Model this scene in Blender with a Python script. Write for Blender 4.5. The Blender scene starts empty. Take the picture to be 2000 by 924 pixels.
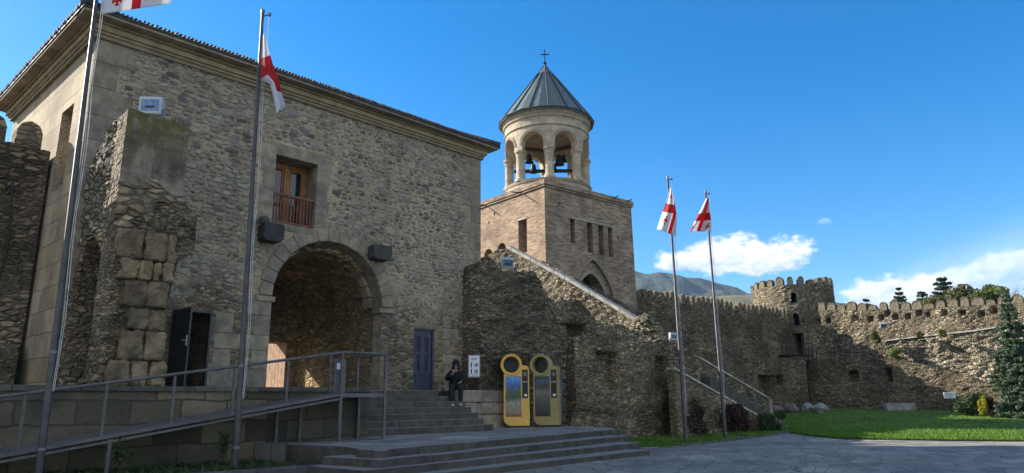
import bpy, bmesh, math, random
from mathutils import Vector, Matrix, noise, Quaternion
R = math.radians
rnd = random.Random(7)

# ------------------------------------------------------------ camera, world, sun
scene = bpy.context.scene
EYE, PITCH, YAW, ROLL, FPX = 1.65, R(13.4), R(44.5), R(.6), 1360.0
fw = Vector((math.cos(YAW)*math.cos(PITCH), math.sin(YAW)*math.cos(PITCH), math.sin(PITCH)))
rt0 = Vector((math.sin(YAW), -math.cos(YAW), 0)); up0 = rt0.cross(fw)
RT = rt0*math.cos(ROLL) - up0*math.sin(ROLL); UP = up0*math.cos(ROLL) + rt0*math.sin(ROLL)
EYEP = Vector((0, 0, EYE)); FH = Vector((math.cos(YAW), math.sin(YAW), 0))
cam = bpy.data.cameras.new('camera'); camo = bpy.data.objects.new('camera', cam)
scene.collection.objects.link(camo); scene.camera = camo
cam.sensor_width = 36; cam.lens = 36*FPX/2000; cam.clip_end = 20000; cam.clip_start = .1
camo.matrix_world = Matrix.Translation(EYEP) @ Matrix((RT, UP, -fw)).transposed().to_4x4()

SUN_HEAD, SUN_EL = 69.8, 28.0          # degrees left of the view direction, degrees above the horizon
sa = YAW + R(SUN_HEAD)
S = Vector((math.cos(sa)*math.cos(R(SUN_EL)), math.sin(sa)*math.cos(R(SUN_EL)), math.sin(R(SUN_EL))))
sun = bpy.data.lights.new('sun', 'SUN'); suno = bpy.data.objects.new('sun', sun); scene.collection.objects.link(suno)
sun.energy = 4.4; sun.angle = R(.5); sun.color = (1, .93, .83)
suno.rotation_euler = S.to_track_quat('Z', 'Y').to_euler()

scene.view_settings.view_transform = 'Standard'; scene.view_settings.look = 'None'
scene.view_settings.exposure = 1.35; scene.view_settings.gamma = 1; scene.view_settings.use_curve_mapping = False

def hdir(deg):                                     # horizontal direction, degrees right of the view axis
    a = YAW - R(deg); return Vector((math.cos(a), math.sin(a), 0))
def ray(px, py): return fw + RT*((px-1000)/FPX) - UP*((py-462)/FPX)
def onpl(px, py, p, n): d = ray(px, py); return EYEP + d*(n.dot(p-EYEP)/n.dot(d))
def onz(px, py, z): d = ray(px, py); return EYEP + d*((z-EYE)/d.z)
def ony(px, py, y): return onpl(px, py, Vector((0, y, 0)), Vector((0, 1, 0)))
def ond(px, py, d): return onpl(px, py, FH*d, FH)

class N:                                           # small node-tree writer
    def __init__(s, tree): s.t = tree; s.n = tree.nodes; s.l = tree.links
    def add(s, typ, **kw):
        n = s.n.new(typ)
        for k, v in kw.items():
            if k.startswith('i_'): s.put(n.inputs[k[2:].replace('_', ' ')], v)
            else: setattr(n, k, v)
        return n
    def put(s, sock, v):
        if isinstance(v, bpy.types.NodeSocket): s.l.new(v, sock)
        elif isinstance(v, (tuple, list, Vector)) and sock.type == 'RGBA' and len(v) == 3: sock.default_value = (*v, 1)
        else: sock.default_value = v
    def m(s, op, a, b=None, c=None, clamp=False):
        n = s.n.new('ShaderNodeMath'); n.operation = op; n.use_clamp = clamp
        for i, v in enumerate((a, b, c)):
            if v is not None: s.put(n.inputs[i], v)
        return n.outputs[0]
    def vm(s, op, a, b=None, sc=None):
        n = s.n.new('ShaderNodeVectorMath'); n.operation = op
        s.put(n.inputs[0], a)
        if b is not None: s.put(n.inputs[1], b)
        if sc is not None: s.put(n.inputs['Scale'], sc)
        return n.outputs['Value'] if op in ('DOT_PRODUCT', 'LENGTH', 'DISTANCE') else n.outputs[0]
    def mix(s, f, a, b, mode='MIX'):
        n = s.n.new('ShaderNodeMix'); n.data_type = 'RGBA'; n.blend_type = mode
        s.put(n.inputs[0], f); s.put(n.inputs[6], a); s.put(n.inputs[7], b); return n.outputs[2]
    def ss(s, v, a, b, lo=0, hi=1):
        n = s.n.new('ShaderNodeMapRange'); n.interpolation_type = 'SMOOTHSTEP'
        for i, x in enumerate((v, a, b, lo, hi)): s.put(n.inputs[i], x)
        return n.outputs[0]
    def noise(s, vec, scale, detail=4, rough=.55):
        n = s.n.new('ShaderNodeTexNoise'); s.put(n.inputs['Vector'], vec)
        n.inputs['Scale'].default_value = scale; n.inputs['Detail'].default_value = detail; n.inputs['Roughness'].default_value = rough
        return n.outputs['Fac'], n.outputs['Color']
    def vor(s, vec, scale, feature='F1', rand=1):
        n = s.n.new('ShaderNodeTexVoronoi'); n.feature = feature; s.put(n.inputs['Vector'], vec)
        n.inputs['Scale'].default_value = scale; n.inputs['Randomness'].default_value = rand; return n
    def ramp(s, f, stops, interp='LINEAR'):
        n = s.n.new('ShaderNodeValToRGB'); s.put(n.inputs[0], f); e = n.color_ramp.elements; n.color_ramp.interpolation = interp
        while len(e) < len(stops): e.new(.5)
        for el, (p, c) in zip(e, stops): el.position = p; el.color = (*c, 1)
        return n.outputs[0]
    def sep(s, v):
        n = s.n.new('ShaderNodeSeparateXYZ'); s.put(n.inputs[0], v); return n.outputs
    def comb(s, x, y, z):
        n = s.n.new('ShaderNodeCombineXYZ')
        for i, v in enumerate((x, y, z)): s.put(n.inputs[i], v)
        return n.outputs[0]

# the sky: physical blue, with clouds far away in fixed compass directions
world = bpy.data.worlds.new('World'); scene.world = world; world.use_nodes = True
w = N(world.node_tree); w.n.clear()
sky = w.add('ShaderNodeTexSky', sky_type='NISHITA', sun_disc=False, sun_elevation=R(SUN_EL), sun_rotation=math.pi/2-sa,
            altitude=500, air_density=1.0, dust_density=.35, ozone_density=2.6)
dirv = w.add('ShaderNodeTexCoord').outputs['Generated']
skyc = w.add('ShaderNodeHueSaturation', i_Saturation=1.46, i_Value=.92, i_Color=sky.outputs[0]).outputs[0]
def cloud_axes(px, py):
    c = ray(px, py).normalized(); a = c.cross(Vector((0, 0, 1))).normalized(); return c, a, a.cross(c).normalized()
def cloud_uv(px, py):
    c, a, b = cloud_axes(px, py); dc = w.m('MAXIMUM', w.vm('DOT_PRODUCT', dirv, c), .05)
    return w.m('DIVIDE', w.vm('DOT_PRODUCT', dirv, a), dc), w.m('DIVIDE', w.vm('DOT_PRODUCT', dirv, b), dc), w.ss(w.vm('DOT_PRODUCT', dirv, c), .3, .5)
def cumulus(col, px, py, hw, hh, seed, base=.6, dens=1.0, tilt=0.0):
    u, v, front = cloud_uv(px, py); v = w.m('SUBTRACT', v, w.m('MULTIPLY', u, tilt))
    p = w.comb(u, w.m('MULTIPLY', v, 1.5), seed)
    n1 = w.noise(p, 17, 7, .55)[0]; n2 = w.noise(p, 60, 5, .6)[0]
    vv = w.m('MULTIPLY', v, w.ss(v, -.004, .004, 1/(hh*base), 1/hh))
    rr = w.vm('LENGTH', w.comb(w.m('MULTIPLY', u, 1/hw), vv, 0))
    d = w.m('ADD', w.m('SUBTRACT', 1.0, rr), w.m('ADD', w.m('MULTIPLY', w.m('SUBTRACT', n1, .46), 2.1), w.m('MULTIPLY', w.m('SUBTRACT', n2, .5), .8)))
    al = w.m('MULTIPLY', w.m('MULTIPLY', w.ss(d, .12, .55), front), dens)
    lit = w.m('ADD', w.m('MULTIPLY', v, .55/hh), w.m('ADD', w.m('MULTIPLY', u, -.18/hw), w.m('MULTIPLY', w.m('SUBTRACT', n2, .5), 1.4)))
    cc = w.ramp(w.ss(lit, -.55, .4), [(0, (2.3, 2.9, 4.0)), (.5, (3.9, 4.3, 5.0)), (1, (5.6, 5.6, 5.5))])
    return w.mix(al, col, cc)
u, v, fr = cloud_uv(1850, 560)                       # thin high cloud low on the right
n1 = w.noise(w.comb(w.m('MULTIPLY', u, .5), w.m('MULTIPLY', w.m('SUBTRACT', v, w.m('MULTIPLY', u, .16)), 3.2), 2.0), 7, 6, .6)[0]
band = w.m('MULTIPLY', w.ss(w.m('SUBTRACT', v, w.m('MULTIPLY', u, .22)), .075, -.035), w.ss(u, -.26, .05))
veil = w.m('MULTIPLY', w.m('MULTIPLY', band, w.ss(n1, .3, .62)), fr)
col = w.mix(w.m('MULTIPLY', veil, .8), skyc, (3.6, 4.4, 5.6))
col = cumulus(col, 1465, 520, .088, .050, 11.3, .35)
col = cumulus(col, 1400, 508, .060, .040, 14.2, .4)
col = cumulus(col, 1330, 512, .036, .022, 8.6, .6, .9)
col = cumulus(col, 1750, 572, .075, .028, 5.4, 1, .85)
col = cumulus(col, 1610, 433, .009, .005, 1.4, 1, .22)
col = cumulus(col, 1935, 540, .15, .030, 6.4, 1, .6, .2)
# unseen broken cloud added behind the viewer, to make shade fill brighter and neutral
behind = w.ss(w.vm('DOT_PRODUCT', dirv, (FH*.92 - rt0*.05 + Vector((0, 0, .15))).normalized()), .12, -.30)
sx_, sy_, sz_ = w.sep(dirv); cv = w.vm('DIVIDE', dirv, w.comb(w.m('ADD', sz_, .35), w.m('ADD', sz_, .35), w.m('ADD', sz_, .35)))
cf = w.noise(w.comb(w.sep(cv)[0], w.sep(cv)[1], 0), 1.6, 8, .58)[0]
col = w.mix(w.m('MULTIPLY', w.m('MULTIPLY', behind, w.ss(cf, .36, .54)), w.ss(sz_, .0, .1)), col, w.ramp(cf, [(0, (3.6, 4.0, 4.6)), (.5, (4.6, 4.8, 5.1)), (.8, (6.2, 6.2, 6.1))]))
bg = w.add('ShaderNodeBackground', i_Color=col, i_Strength=.095)
w.l.new(bg.outputs[0], w.add('ShaderNodeOutputWorld').inputs[0])

# ------------------------------------------------------------ object helpers
C = scene.collection
def tag(o, label=None, cat=None, group=None, kind=None):
    if label: o['label'] = label
    if cat: o['category'] = cat
    if group: o['group'] = group
    if kind: o['kind'] = kind
    return o
def thing(name, label, cat, loc=(0, 0, 0), rz=0, group=None):
    o = bpy.data.objects.new(name, None); C.objects.link(o); o.empty_display_size = .3
    o.location = loc; o.rotation_euler = (0, 0, rz); return tag(o, label, cat, group)
def mrx(o): return Matrix.Translation(o.location) @ o.rotation_euler.to_matrix().to_4x4() if o.parent is None else Matrix.Identity(4)
def frame(o, z, d):                                  # orthonormal frame helper
    return None
class MB:
    def __init__(s): s.v = []; s.f = []; s.uv = None; s.mi = []
    def add(s, vs, fs, mi=0):
        b = len(s.v); s.v += [Vector(p) for p in vs]; s.f += [tuple(b+i for i in f) for f in fs]; s.mi += [mi]*len(fs); return s
    def box(s, x0, y0, z0, x1, y1, z1, mi=0):
        return s.prism([(x0, y0), (x1, y0), (x1, y1), (x0, y1)], z0, z1, mi)
    def prism(s, poly, z0, z1, mi=0):                 # plan polygon extruded upwards; z may be a list
        n = len(poly); a = z0 if isinstance(z0, list) else [z0]*n; b = z1 if isinstance(z1, list) else [z1]*n
        ar = sum(poly[i][0]*poly[(i+1) % n][1]-poly[(i+1) % n][0]*poly[i][1] for i in range(n))
        if ar < 0: poly = poly[::-1]; a = a[::-1]; b = b[::-1]
        vs = [(p[0], p[1], z) for p, z in zip(poly, a)] + [(p[0], p[1], z) for p, z in zip(poly, b)]
        return s.add(vs, [tuple(range(n))[::-1], tuple(range(n, 2*n))] + [(i, (i+1) % n, n+(i+1) % n, n+i) for i in range(n)], mi)
    def oprism(s, prof, o, ux, uz, un, t, mi=0):      # profile (a,b) at o + a*ux + b*uz, extruded by t along un
        n = len(prof); o = Vector(o); ux, uz, un = Vector(ux), Vector(uz), Vector(un)
        fr = [o+ux*a+uz*b for a, b in prof]; bk = [p+un*t for p in fr]
        fs = [tuple(range(n)), tuple(range(n, 2*n))[::-1]] + [(n+i, n+(i+1) % n, (i+1) % n, i) for i in range(n)]
        return s.add(fr+bk, fs, mi)
    def obox(s, p, ux, uy, uz, mi=0):                 # box from corner p with three edge vectors
        p, ux, uy, uz = Vector(p), Vector(ux), Vector(uy), Vector(uz)
        return s.add([p, p+ux, p+ux+uy, p+uy, p+uz, p+ux+uz, p+ux+uy+uz, p+uy+uz],
                     [(3, 2, 1, 0), (4, 5, 6, 7), (0, 1, 5, 4), (1, 2, 6, 5), (2, 3, 7, 6), (3, 0, 4, 7)], mi)
    def tube(s, pts, r, n=8, mi=0, cap=True):
        pts = [Vector(p) for p in pts]; rs = r if isinstance(r, list) else [r]*len(pts); vs = []; u = None
        for i, p in enumerate(pts):
            t = (pts[min(i+1, len(pts)-1)]-pts[max(i-1, 0)]).normalized()
            if u is None: u = t.orthogonal().normalized()
            u = (u - t*u.dot(t)).normalized(); q = t.cross(u)
            vs += [p+(u*math.cos(2*math.pi*k/n)+q*math.sin(2*math.pi*k/n))*rs[i] for k in range(n)]
        fs = [(i*n+k, i*n+(k+1) % n, (i+1)*n+(k+1) % n, (i+1)*n+k) for i in range(len(pts)-1) for k in range(n)]
        if cap: fs += [tuple(range(n))[::-1], tuple(range((len(pts)-1)*n, len(pts)*n))]
        return s.add(vs, fs, mi)
    def lathe(s, prof, c=(0, 0, 0), n=32, mi=0, capped=True):
        c = Vector(c); vs = [c+Vector((r*math.cos(2*math.pi*k/n), r*math.sin(2*math.pi*k/n), z)) for r, z in prof for k in range(n)]
        fs = [(i*n+k, i*n+(k+1) % n, (i+1)*n+(k+1) % n, (i+1)*n+k) for i in range(len(prof)-1) for k in range(n)]
        if capped: fs += [tuple(range(n))[::-1], tuple(range((len(prof)-1)*n, len(prof)*n))]
        return s.add(vs, fs, mi)
    def blob(s, c, rad, seed=0, rough=.25, nu=20, nv=12, mi=0):
        c = Vector(c); vs = []
        for i in range(nv+1):
            th = math.pi*i/nv
            for k in range(nu):
                ph = 2*math.pi*k/nu; d = Vector((math.sin(th)*math.cos(ph), math.sin(th)*math.sin(ph), math.cos(th)))
                q = 1+rough*noise.noise(d*1.7+Vector((seed*7.3, 0, 0)))+rough*.5*noise.noise(d*4+Vector((seed, 3, 0)))
                vs.append(c+Vector((d.x*rad[0], d.y*rad[1], d.z*rad[2]))*q)
        return s.add(vs, [(i*nu+k, (i+1)*nu+k, (i+1)*nu+(k+1) % nu, i*nu+(k+1) % nu) for i in range(nv) for k in range(nu)], mi)
    def mesh(s, name):
        me = bpy.data.meshes.new(name); me.from_pydata([tuple(v) for v in s.v], [], s.f); me.validate(); return me
def obj(name, mb, mats, parent=None, smooth=False, local=False, bevel=0):
    me = mb.mesh(name) if isinstance(mb, MB) else mb
    o = bpy.data.objects.new(name, me); C.objects.link(o)
    for m in (mats if isinstance(mats, (list, tuple)) else [mats]): me.materials.append(m)
    if isinstance(mb, MB) and len(mb.mi) == len(me.polygons):
        me.polygons.foreach_set('material_index', mb.mi)
    if smooth:
        me.polygons.foreach_set('use_smooth', [True]*len(me.polygons)); me.set_sharp_from_angle(angle=R(42))
    if parent:
        o.parent = parent
        if not local:
            top = parent
            M = mrx(top) if top.parent is None else Matrix.Identity(4)
            o.matrix_parent_inverse = M.inverted()
    if bevel:
        b = o.modifiers.new('bevel', 'BEVEL'); b.width = bevel; b.segments = 2; b.limit_method = 'ANGLE'
    return o
def boxuv(me, ang=0):                                # metre uvs on the wall's own two directions
    uvl = me.uv_layers.new(name='uv') if not me.uv_layers else me.uv_layers[0]
    a = Vector((math.cos(ang), math.sin(ang), 0)); b = Vector((-math.sin(ang), math.cos(ang), 0))
    for p in me.polygons:
        n = p.normal
        for li in p.loop_indices:
            c = me.vertices[me.loops[li].vertex_index].co
            if abs(n.z) > .75: uv = (c.dot(a), c.dot(b))
            elif abs(n.dot(b)) >= abs(n.dot(a)): uv = (c.dot(a), c.z)
            else: uv = (c.dot(b)+.37, c.z)
            uvl.data[li].uv = uv
def boolean(base, cutters, mats=None):               # base MB minus cutter MBs -> mesh
    o = bpy.data.objects.new('tmp', base.mesh('tmp')); C.objects.link(o); cs = []
    for c in cutters:
        k = bpy.data.objects.new('cut', c.mesh('cut')); C.objects.link(k); cs.append(k)
        m = o.modifiers.new('b', 'BOOLEAN'); m.operation = 'DIFFERENCE'; m.solver = 'EXACT'; m.object = k
    for x in [o]+cs:
        bm = bmesh.new(); bm.from_mesh(x.data); bmesh.ops.recalc_face_normals(bm, faces=bm.faces); bm.to_mesh(x.data); bm.free()
    bpy.context.view_layer.update()
    me = bpy.data.meshes.new_from_object(o.evaluated_get(bpy.context.evaluated_depsgraph_get()))
    for x in [o]+cs: bpy.data.objects.remove(x)
    me.materials.clear(); return me
def copy_tree(root, loc, rz=None, label=None):
    r = root.copy(); C.objects.link(r); r.location = loc
    if rz is not None: r.rotation_euler = (0, 0, rz)
    if label: r['label'] = label
    for ch in list(root.children):
        c = ch.copy(); C.objects.link(c); c.parent = r
        for g in list(ch.children):
            d = g.copy(); C.objects.link(d); d.parent = c
    return r

# ------------------------------------------------------------ materials
M = {}
def mat(name):
    m = bpy.data.materials.new(name); m.use_nodes = True; M[name] = m; k = N(m.node_tree)
    b = k.n['Principled BSDF']; return m, k, b
def plain(name, col, rough=.6, metal=0, var=.25, scale=6, bump=.15, bdist=.01, spec=.35):
    m, k, b = mat(name); tc = k.add('ShaderNodeTexCoord').outputs['Object']
    n = k.noise(tc, scale, 6)[0]
    c = k.mix(k.ss(n, .3, .7), tuple(x*(1-var) for x in col), tuple(min(1, x*(1+var)) for x in col))
    k.put(b.inputs['Base Color'], c); b.inputs['Roughness'].default_value = rough; b.inputs['Metallic'].default_value = metal
    b.inputs['Specular IOR Level'].default_value = spec
    if bump:
        bp = k.add('ShaderNodeBump', i_Strength=bump, i_Distance=bdist, i_Height=k.noise(tc, scale*6, 5)[0]); k.l.new(bp.outputs[0], b.inputs['Normal'])
    return m
def stone_layers(k, tc, scale, zs, stops, mortar, joint=(.02, .09), warp=.12, seed=0):
    """packed stones: returns colour, height"""
    wv = k.vm('ADD', tc, k.vm('SCALE', k.vm('SUBTRACT', k.noise(tc, 2.2, 3)[1], (.5, .5, .5)), sc=warp))
    p = k.vm('MULTIPLY', k.vm('ADD', wv, (seed, seed*.7, seed*.3)), (1, 1, zs))
    v1 = k.vor(p, scale, 'F1', .95); ve = k.vor(p, scale, 'DISTANCE_TO_EDGE', .95)
    rv = k.sep(v1.outputs['Color'])
    edge = ve.outputs['Distance']
    mask = k.ss(edge, joint[0], joint[1])
    sc = k.ramp(rv[0], stops)
    gr = k.noise(tc, 22, 5, .65)[0]
    sc = k.mix(.55, sc, k.mix(gr, (.35, .35, .35), (1.45, 1.45, 1.45)), 'MULTIPLY')
    sc = k.mix(1, sc, k.mix(gr, (.8, .8, .8), (1.25, 1.25, 1.25)), 'MULTIPLY')
    col = k.mix(mask, mortar, sc)
    h = k.m('ADD', k.m('MULTIPLY', k.ss(edge, 0, .22), k.m('ADD', .6, k.m('MULTIPLY', rv[1], .5))), k.m('MULTIPLY', gr, .22))
    return col, h
def rubble(name, scale=3.2, zs=1.8, stops=None, mortar=(.12, .105, .085), bump=1.0, dist=.06, patch=((.6, .57, .52), (1.4, 1.33, 1.2)), moss=0, joint=(.02, .09), small=True):
    m, k, b = mat(name); tc = k.add('ShaderNodeTexCoord').outputs['Object']
    stops = stops or [(0, (.10, .10, .095)), (.3, (.18, .165, .14)), (.6, (.25, .225, .18)), (.85, (.33, .28, .21)), (1, (.40, .36, .29))]
    col, h = stone_layers(k, tc, scale, zs, stops, mortar, joint)
    if small:                                        # courses of thin stones in patches
        c2, h2 = stone_layers(k, tc, scale*1.9, zs*1.35, stops, mortar, joint, seed=13)
        f = k.ss(k.noise(tc, .55, 3)[0], .44, .56)
        col = k.mix(f, col, c2); h = k.m('ADD', k.m('MULTIPLY', h, k.m('SUBTRACT', 1, f)), k.m('MULTIPLY', k.m('MULTIPLY', h2, f), .6))
    pt = k.noise(k.vm('MULTIPLY', tc, (1, 1, .6)), .5, 6, .62)[0]
    col = k.mix(1, col, k.mix(k.ss(pt, .3, .7), patch[0], patch[1]), 'MULTIPLY')
    col = k.mix(1, col, (1.0, .985, .92), 'MULTIPLY')
    if moss:
        mo = k.m('MULTIPLY', k.ss(k.noise(tc, 1.1, 6, .7)[0], .55, .7), moss)
        col = k.mix(mo, col, (.07, .085, .03))
    k.put(b.inputs['Base Color'], col); b.inputs['Roughness'].default_value = .92; b.inputs['Specular IOR Level'].default_value = .2
    bp = k.add('ShaderNodeBump', i_Strength=bump, i_Distance=dist, i_Height=h); k.l.new(bp.outputs[0], b.inputs['Normal'])
    return m
def pebble_wall(name):
    """river pebbles set in light mortar; coarse rubble and dressed stone low on the wall"""
    m, k, b = mat(name); tc = k.add('ShaderNodeTexCoord').outputs['Object']
    gr = k.noise(tc, 18, 6, .65)[0]; big = k.noise(tc, .35, 5, .6)[0]; mid = k.noise(tc, 1.6, 5, .6)[0]
    wv = k.vm('ADD', tc, k.vm('SCALE', k.vm('SUBTRACT', k.noise(tc, 3, 2)[1], (.5, .5, .5)), sc=.09))
    def peb(scale, zs, seed, dens, tone=.0):
        p = k.vm('MULTIPLY', k.vm('ADD', wv, (seed, 0, seed)), (1, 1, zs)); v = k.vor(p, scale, 'F1', .72)
        c = k.sep(v.outputs['Color'])
        rad = k.m('ADD', k.m('MULTIPLY', c[1], .17), k.m('ADD', dens, k.m('MULTIPLY', k.m('SUBTRACT', mid, .5), .28)))
        msk = k.ss(k.m('SUBTRACT', rad, v.outputs['Distance']), -.015, .05)
        colr = k.ramp(k.m('ADD', c[0], tone), [(0, (.07, .068, .066)), (.25, (.115, .108, .098)), (.5, (.18, .162, .135)), (.75, (.27, .235, .185)), (1, (.38, .32, .24))])
        hh = k.m('MULTIPLY', msk, k.m('SUBTRACT', 1, k.m('MULTIPLY', v.outputs['Distance'], .9)))
        return msk, colr, hh
    mort = k.mix(gr, (.30, .25, .18), (.50, .42, .31)); mort = k.mix(k.ss(mid, .35, .65), k.mix(1, mort, (.78, .78, .8), 'MULTIPLY'), mort)
    m2, c2, h2 = peb(8.5, 1.9, 7, .30, .1); col = k.mix(k.m('MULTIPLY', m2, .6), mort, c2); hgt = h2
    z = k.sep(tc)[2]
    stops = [(0, (.10, .085, .065)), (.35, (.18, .15, .11)), (.7, (.27, .225, .155)), (1, (.36, .30, .21))]
    c3, h3 = stone_layers(k, tc, 2.7, 1.7, stops, (.22, .19, .14), (.02, .10)); c4, h4 = stone_layers(k, tc, 4.6, 2.4, stops, (.20, .17, .125), (.01, .08), seed=5)
    f4 = k.ss(k.noise(tc, .9, 3)[0], .42, .5); c3 = k.mix(f4, c3, c4); h3 = k.mix(f4, h3, h4)
    low = k.ss(k.m('ADD', z, k.m('MULTIPLY', k.m('SUBTRACT', k.noise(tc, .5, 4)[0], .5), 5)), 5.6, 4.0)
    col = k.mix(low, col, c3); hgt = k.mix(low, hgt, h3)
    col = k.mix(1, col, k.mix(k.ss(big, .3, .7), (.72, .72, .74), (1.22, 1.18, 1.08)), 'MULTIPLY')
    stain = k.m('MULTIPLY', k.ss(k.noise(k.vm('MULTIPLY', tc, (1.2, 1.2, .25)), 1.0, 6, .7)[0], .52, .72), .45)
    col = k.mix(stain, col, (.075, .068, .055))
    col = k.mix(1, col, (1.03, 1.0, .93), 'MULTIPLY')
    k.put(b.inputs['Base Color'], col); b.inputs['Roughness'].default_value = .9; b.inputs['Specular IOR Level'].default_value = .2
    bp = k.add('ShaderNodeBump', i_Strength=.9, i_Distance=.05, i_Height=k.m('ADD', hgt, k.m('MULTIPLY', gr, .3))); k.l.new(bp.outputs[0], b.inputs['Normal'])
    return m
def ashlar(name, col=(.29, .25, .188), var=.35, island=True, bump=.6, dist=.012, dark=.3, tread=0, isl=1.0):
    m, k, b = mat(name); tc = k.add('ShaderNodeTexCoord').outputs['Object']
    n = k.noise(tc, 3, 7, .65)[0]; n2 = k.noise(tc, 30, 5, .6)[0]
    c = k.mix(k.ss(n, .3, .7), tuple(x*(1-var) for x in col), tuple(x*(1+var*.7) for x in col))
    if island:
        g = k.add('ShaderNodeNewGeometry').outputs['Random Per Island']
        c = k.mix(1, c, k.ramp(g, [(0, tuple(1-(1-q)*isl for q in (.62, .62, .64))), (.5, (.95, .93, .9)), (1, tuple(1+(q-1)*isl for q in (1.25, 1.17, 1.02)))]), 'MULTIPLY')
    c = k.mix(k.m('MULTIPLY', k.ss(n2, .45, .75), dark), c, tuple(x*.35 for x in col))
    if tread:                                        # sky light on the treads put into the colour: upward faces paler, risers darker
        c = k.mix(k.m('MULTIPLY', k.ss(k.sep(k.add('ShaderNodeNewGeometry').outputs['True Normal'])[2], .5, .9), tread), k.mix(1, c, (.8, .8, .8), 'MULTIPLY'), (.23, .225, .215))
    k.put(b.inputs['Base Color'], c); b.inputs['Roughness'].default_value = .88; b.inputs['Specular IOR Level'].default_value = .2
    bp = k.add('ShaderNodeBump', i_Strength=bump, i_Distance=dist, i_Height=k.m('ADD', n2, k.m('MULTIPLY', n, 1.5))); k.l.new(bp.outputs[0], b.inputs['Normal'])
    return m
def bricks(name, c1, c2, mortar, bw=.5, rh=.16, ms=.012, uv=True, stain=(.35, .3, .26), pale=.0, offset=.5, rough=.9, bdist=.03, big=None, rotz=0, warp=.02):
    m, k, b = mat(name); tcn = k.add('ShaderNodeTexCoord'); tc = tcn.outputs['Object']
    vec = tcn.outputs['UV'] if uv else tc
    if rotz: vec = k.add('ShaderNodeMapping', i_Vector=vec, i_Rotation=(0, 0, rotz)).outputs[0]
    vec = k.vm('ADD', vec, k.vm('SCALE', k.vm('SUBTRACT', k.noise(tc, 1.5, 3)[1], (.5, .5, .5)), sc=warp))
    t = k.add('ShaderNodeTexBrick', offset=offset, i_Vector=vec, i_Color1=(0, 0, 0), i_Color2=(1, 1, 1), i_Mortar=(.5, .5, .5), i_Scale=1.0)
    t.inputs['Mortar Size'].default_value = ms; t.inputs['Brick Width'].default_value = bw; t.inputs['Row Height'].default_value = rh; t.inputs['Mortar Smooth'].default_value = .35
    rv = t.outputs['Color']; fac = t.outputs['Fac']
    gr = k.noise(tc, 14, 6, .65)[0]; pt = k.noise(tc, .5, 6, .65)[0]
    col = k.mix(rv, c1, c2); col = k.mix(.8, col, k.mix(gr, (.45, .45, .45), (1.55, 1.55, 1.55)), 'MULTIPLY')
    col = k.mix(fac, col, mortar)
    col = k.mix(k.m('MULTIPLY', k.ss(pt, .5, .72), .75), col, stain)
    col = k.mix(1, col, k.mix(k.ss(k.noise(tc, .9, 5)[0], .3, .7), (.75, .75, .76), (1.2, 1.18, 1.12)), 'MULTIPLY')
    if pale: col = k.mix(k.m('MULTIPLY', k.ss(k.noise(tc, 1.3, 7, .75)[0], .62, .7), pale), col, (.5, .47, .42))
    k.put(b.inputs['Base Color'], col); b.inputs['Roughness'].default_value = rough; b.inputs['Specular IOR Level'].default_value = .25
    h = k.m('ADD', k.m('MULTIPLY', k.m('SUBTRACT', 1, fac), .7), k.m('ADD', k.m('MULTIPLY', gr, .45), k.m('MULTIPLY', k.sep(rv)[0], .35)))
    bp = k.add('ShaderNodeBump', i_Strength=.9, i_Distance=bdist, i_Height=h); k.l.new(bp.outputs[0], b.inputs['Normal'])
    return m
def drum_stone():
    m, k, b = mat('belfry_stone'); tc = k.add('ShaderNodeTexCoord').outputs['Object']; v = k.vm('SUBTRACT', tc, BCV); x_, y_, z_ = k.sep(v)
    u_ = k.m('MULTIPLY', k.m('ARCTAN2', y_, x_), 3.0)
    t = k.add('ShaderNodeTexBrick', i_Vector=k.comb(u_, z_, 0), i_Color1=(0, 0, 0), i_Color2=(1, 1, 1), i_Mortar=(.5, .5, .5), i_Scale=1.0)
    for nme, val in (('Mortar Size', .010), ('Brick Width', .86), ('Row Height', .44), ('Mortar Smooth', .3)): t.inputs[nme].default_value = val
    n = k.noise(tc, 2.5, 7, .65)[0]; n2 = k.noise(tc, 22, 5, .6)[0]; c = k.mix(t.outputs['Color'], (.40, .325, .235), (.53, .45, .335)); c = k.mix(1, c, k.mix(k.ss(n, .3, .7), (.78, .78, .8), (1.12, 1.1, 1.05)), 'MULTIPLY')
    run = k.m('MULTIPLY', k.ss(k.noise(k.comb(k.m('MULTIPLY', u_, 2.2), k.m('MULTIPLY', z_, .35), 3), 1.6, 6, .7)[0], .54, .70), .55); c = k.mix(run, c, (.21, .18, .14))
    c = k.mix(k.m('MULTIPLY', t.outputs['Fac'], .75), c, (.17, .14, .105)); c = k.mix(k.m('MULTIPLY', k.ss(n2, .5, .75), .25), c, (.2, .17, .13))
    k.put(b.inputs['Base Color'], c); b.inputs['Roughness'].default_value = .88; b.inputs['Specular IOR Level'].default_value = .2
    k.l.new(k.add('ShaderNodeBump', i_Strength=.6, i_Distance=.02, i_Height=k.m('ADD', k.m('MULTIPLY', k.m('SUBTRACT', 1, t.outputs['Fac']), .8), k.m('MULTIPLY', n2, .4))).outputs[0], b.inputs['Normal'])
TC_ = ond(1063, 362, 42); _c = TC_+(hdir(50.2)+hdir(-39.8))*8.25/2; BCV = (_c.x, _c.y, 0.0); drum_stone()
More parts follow.
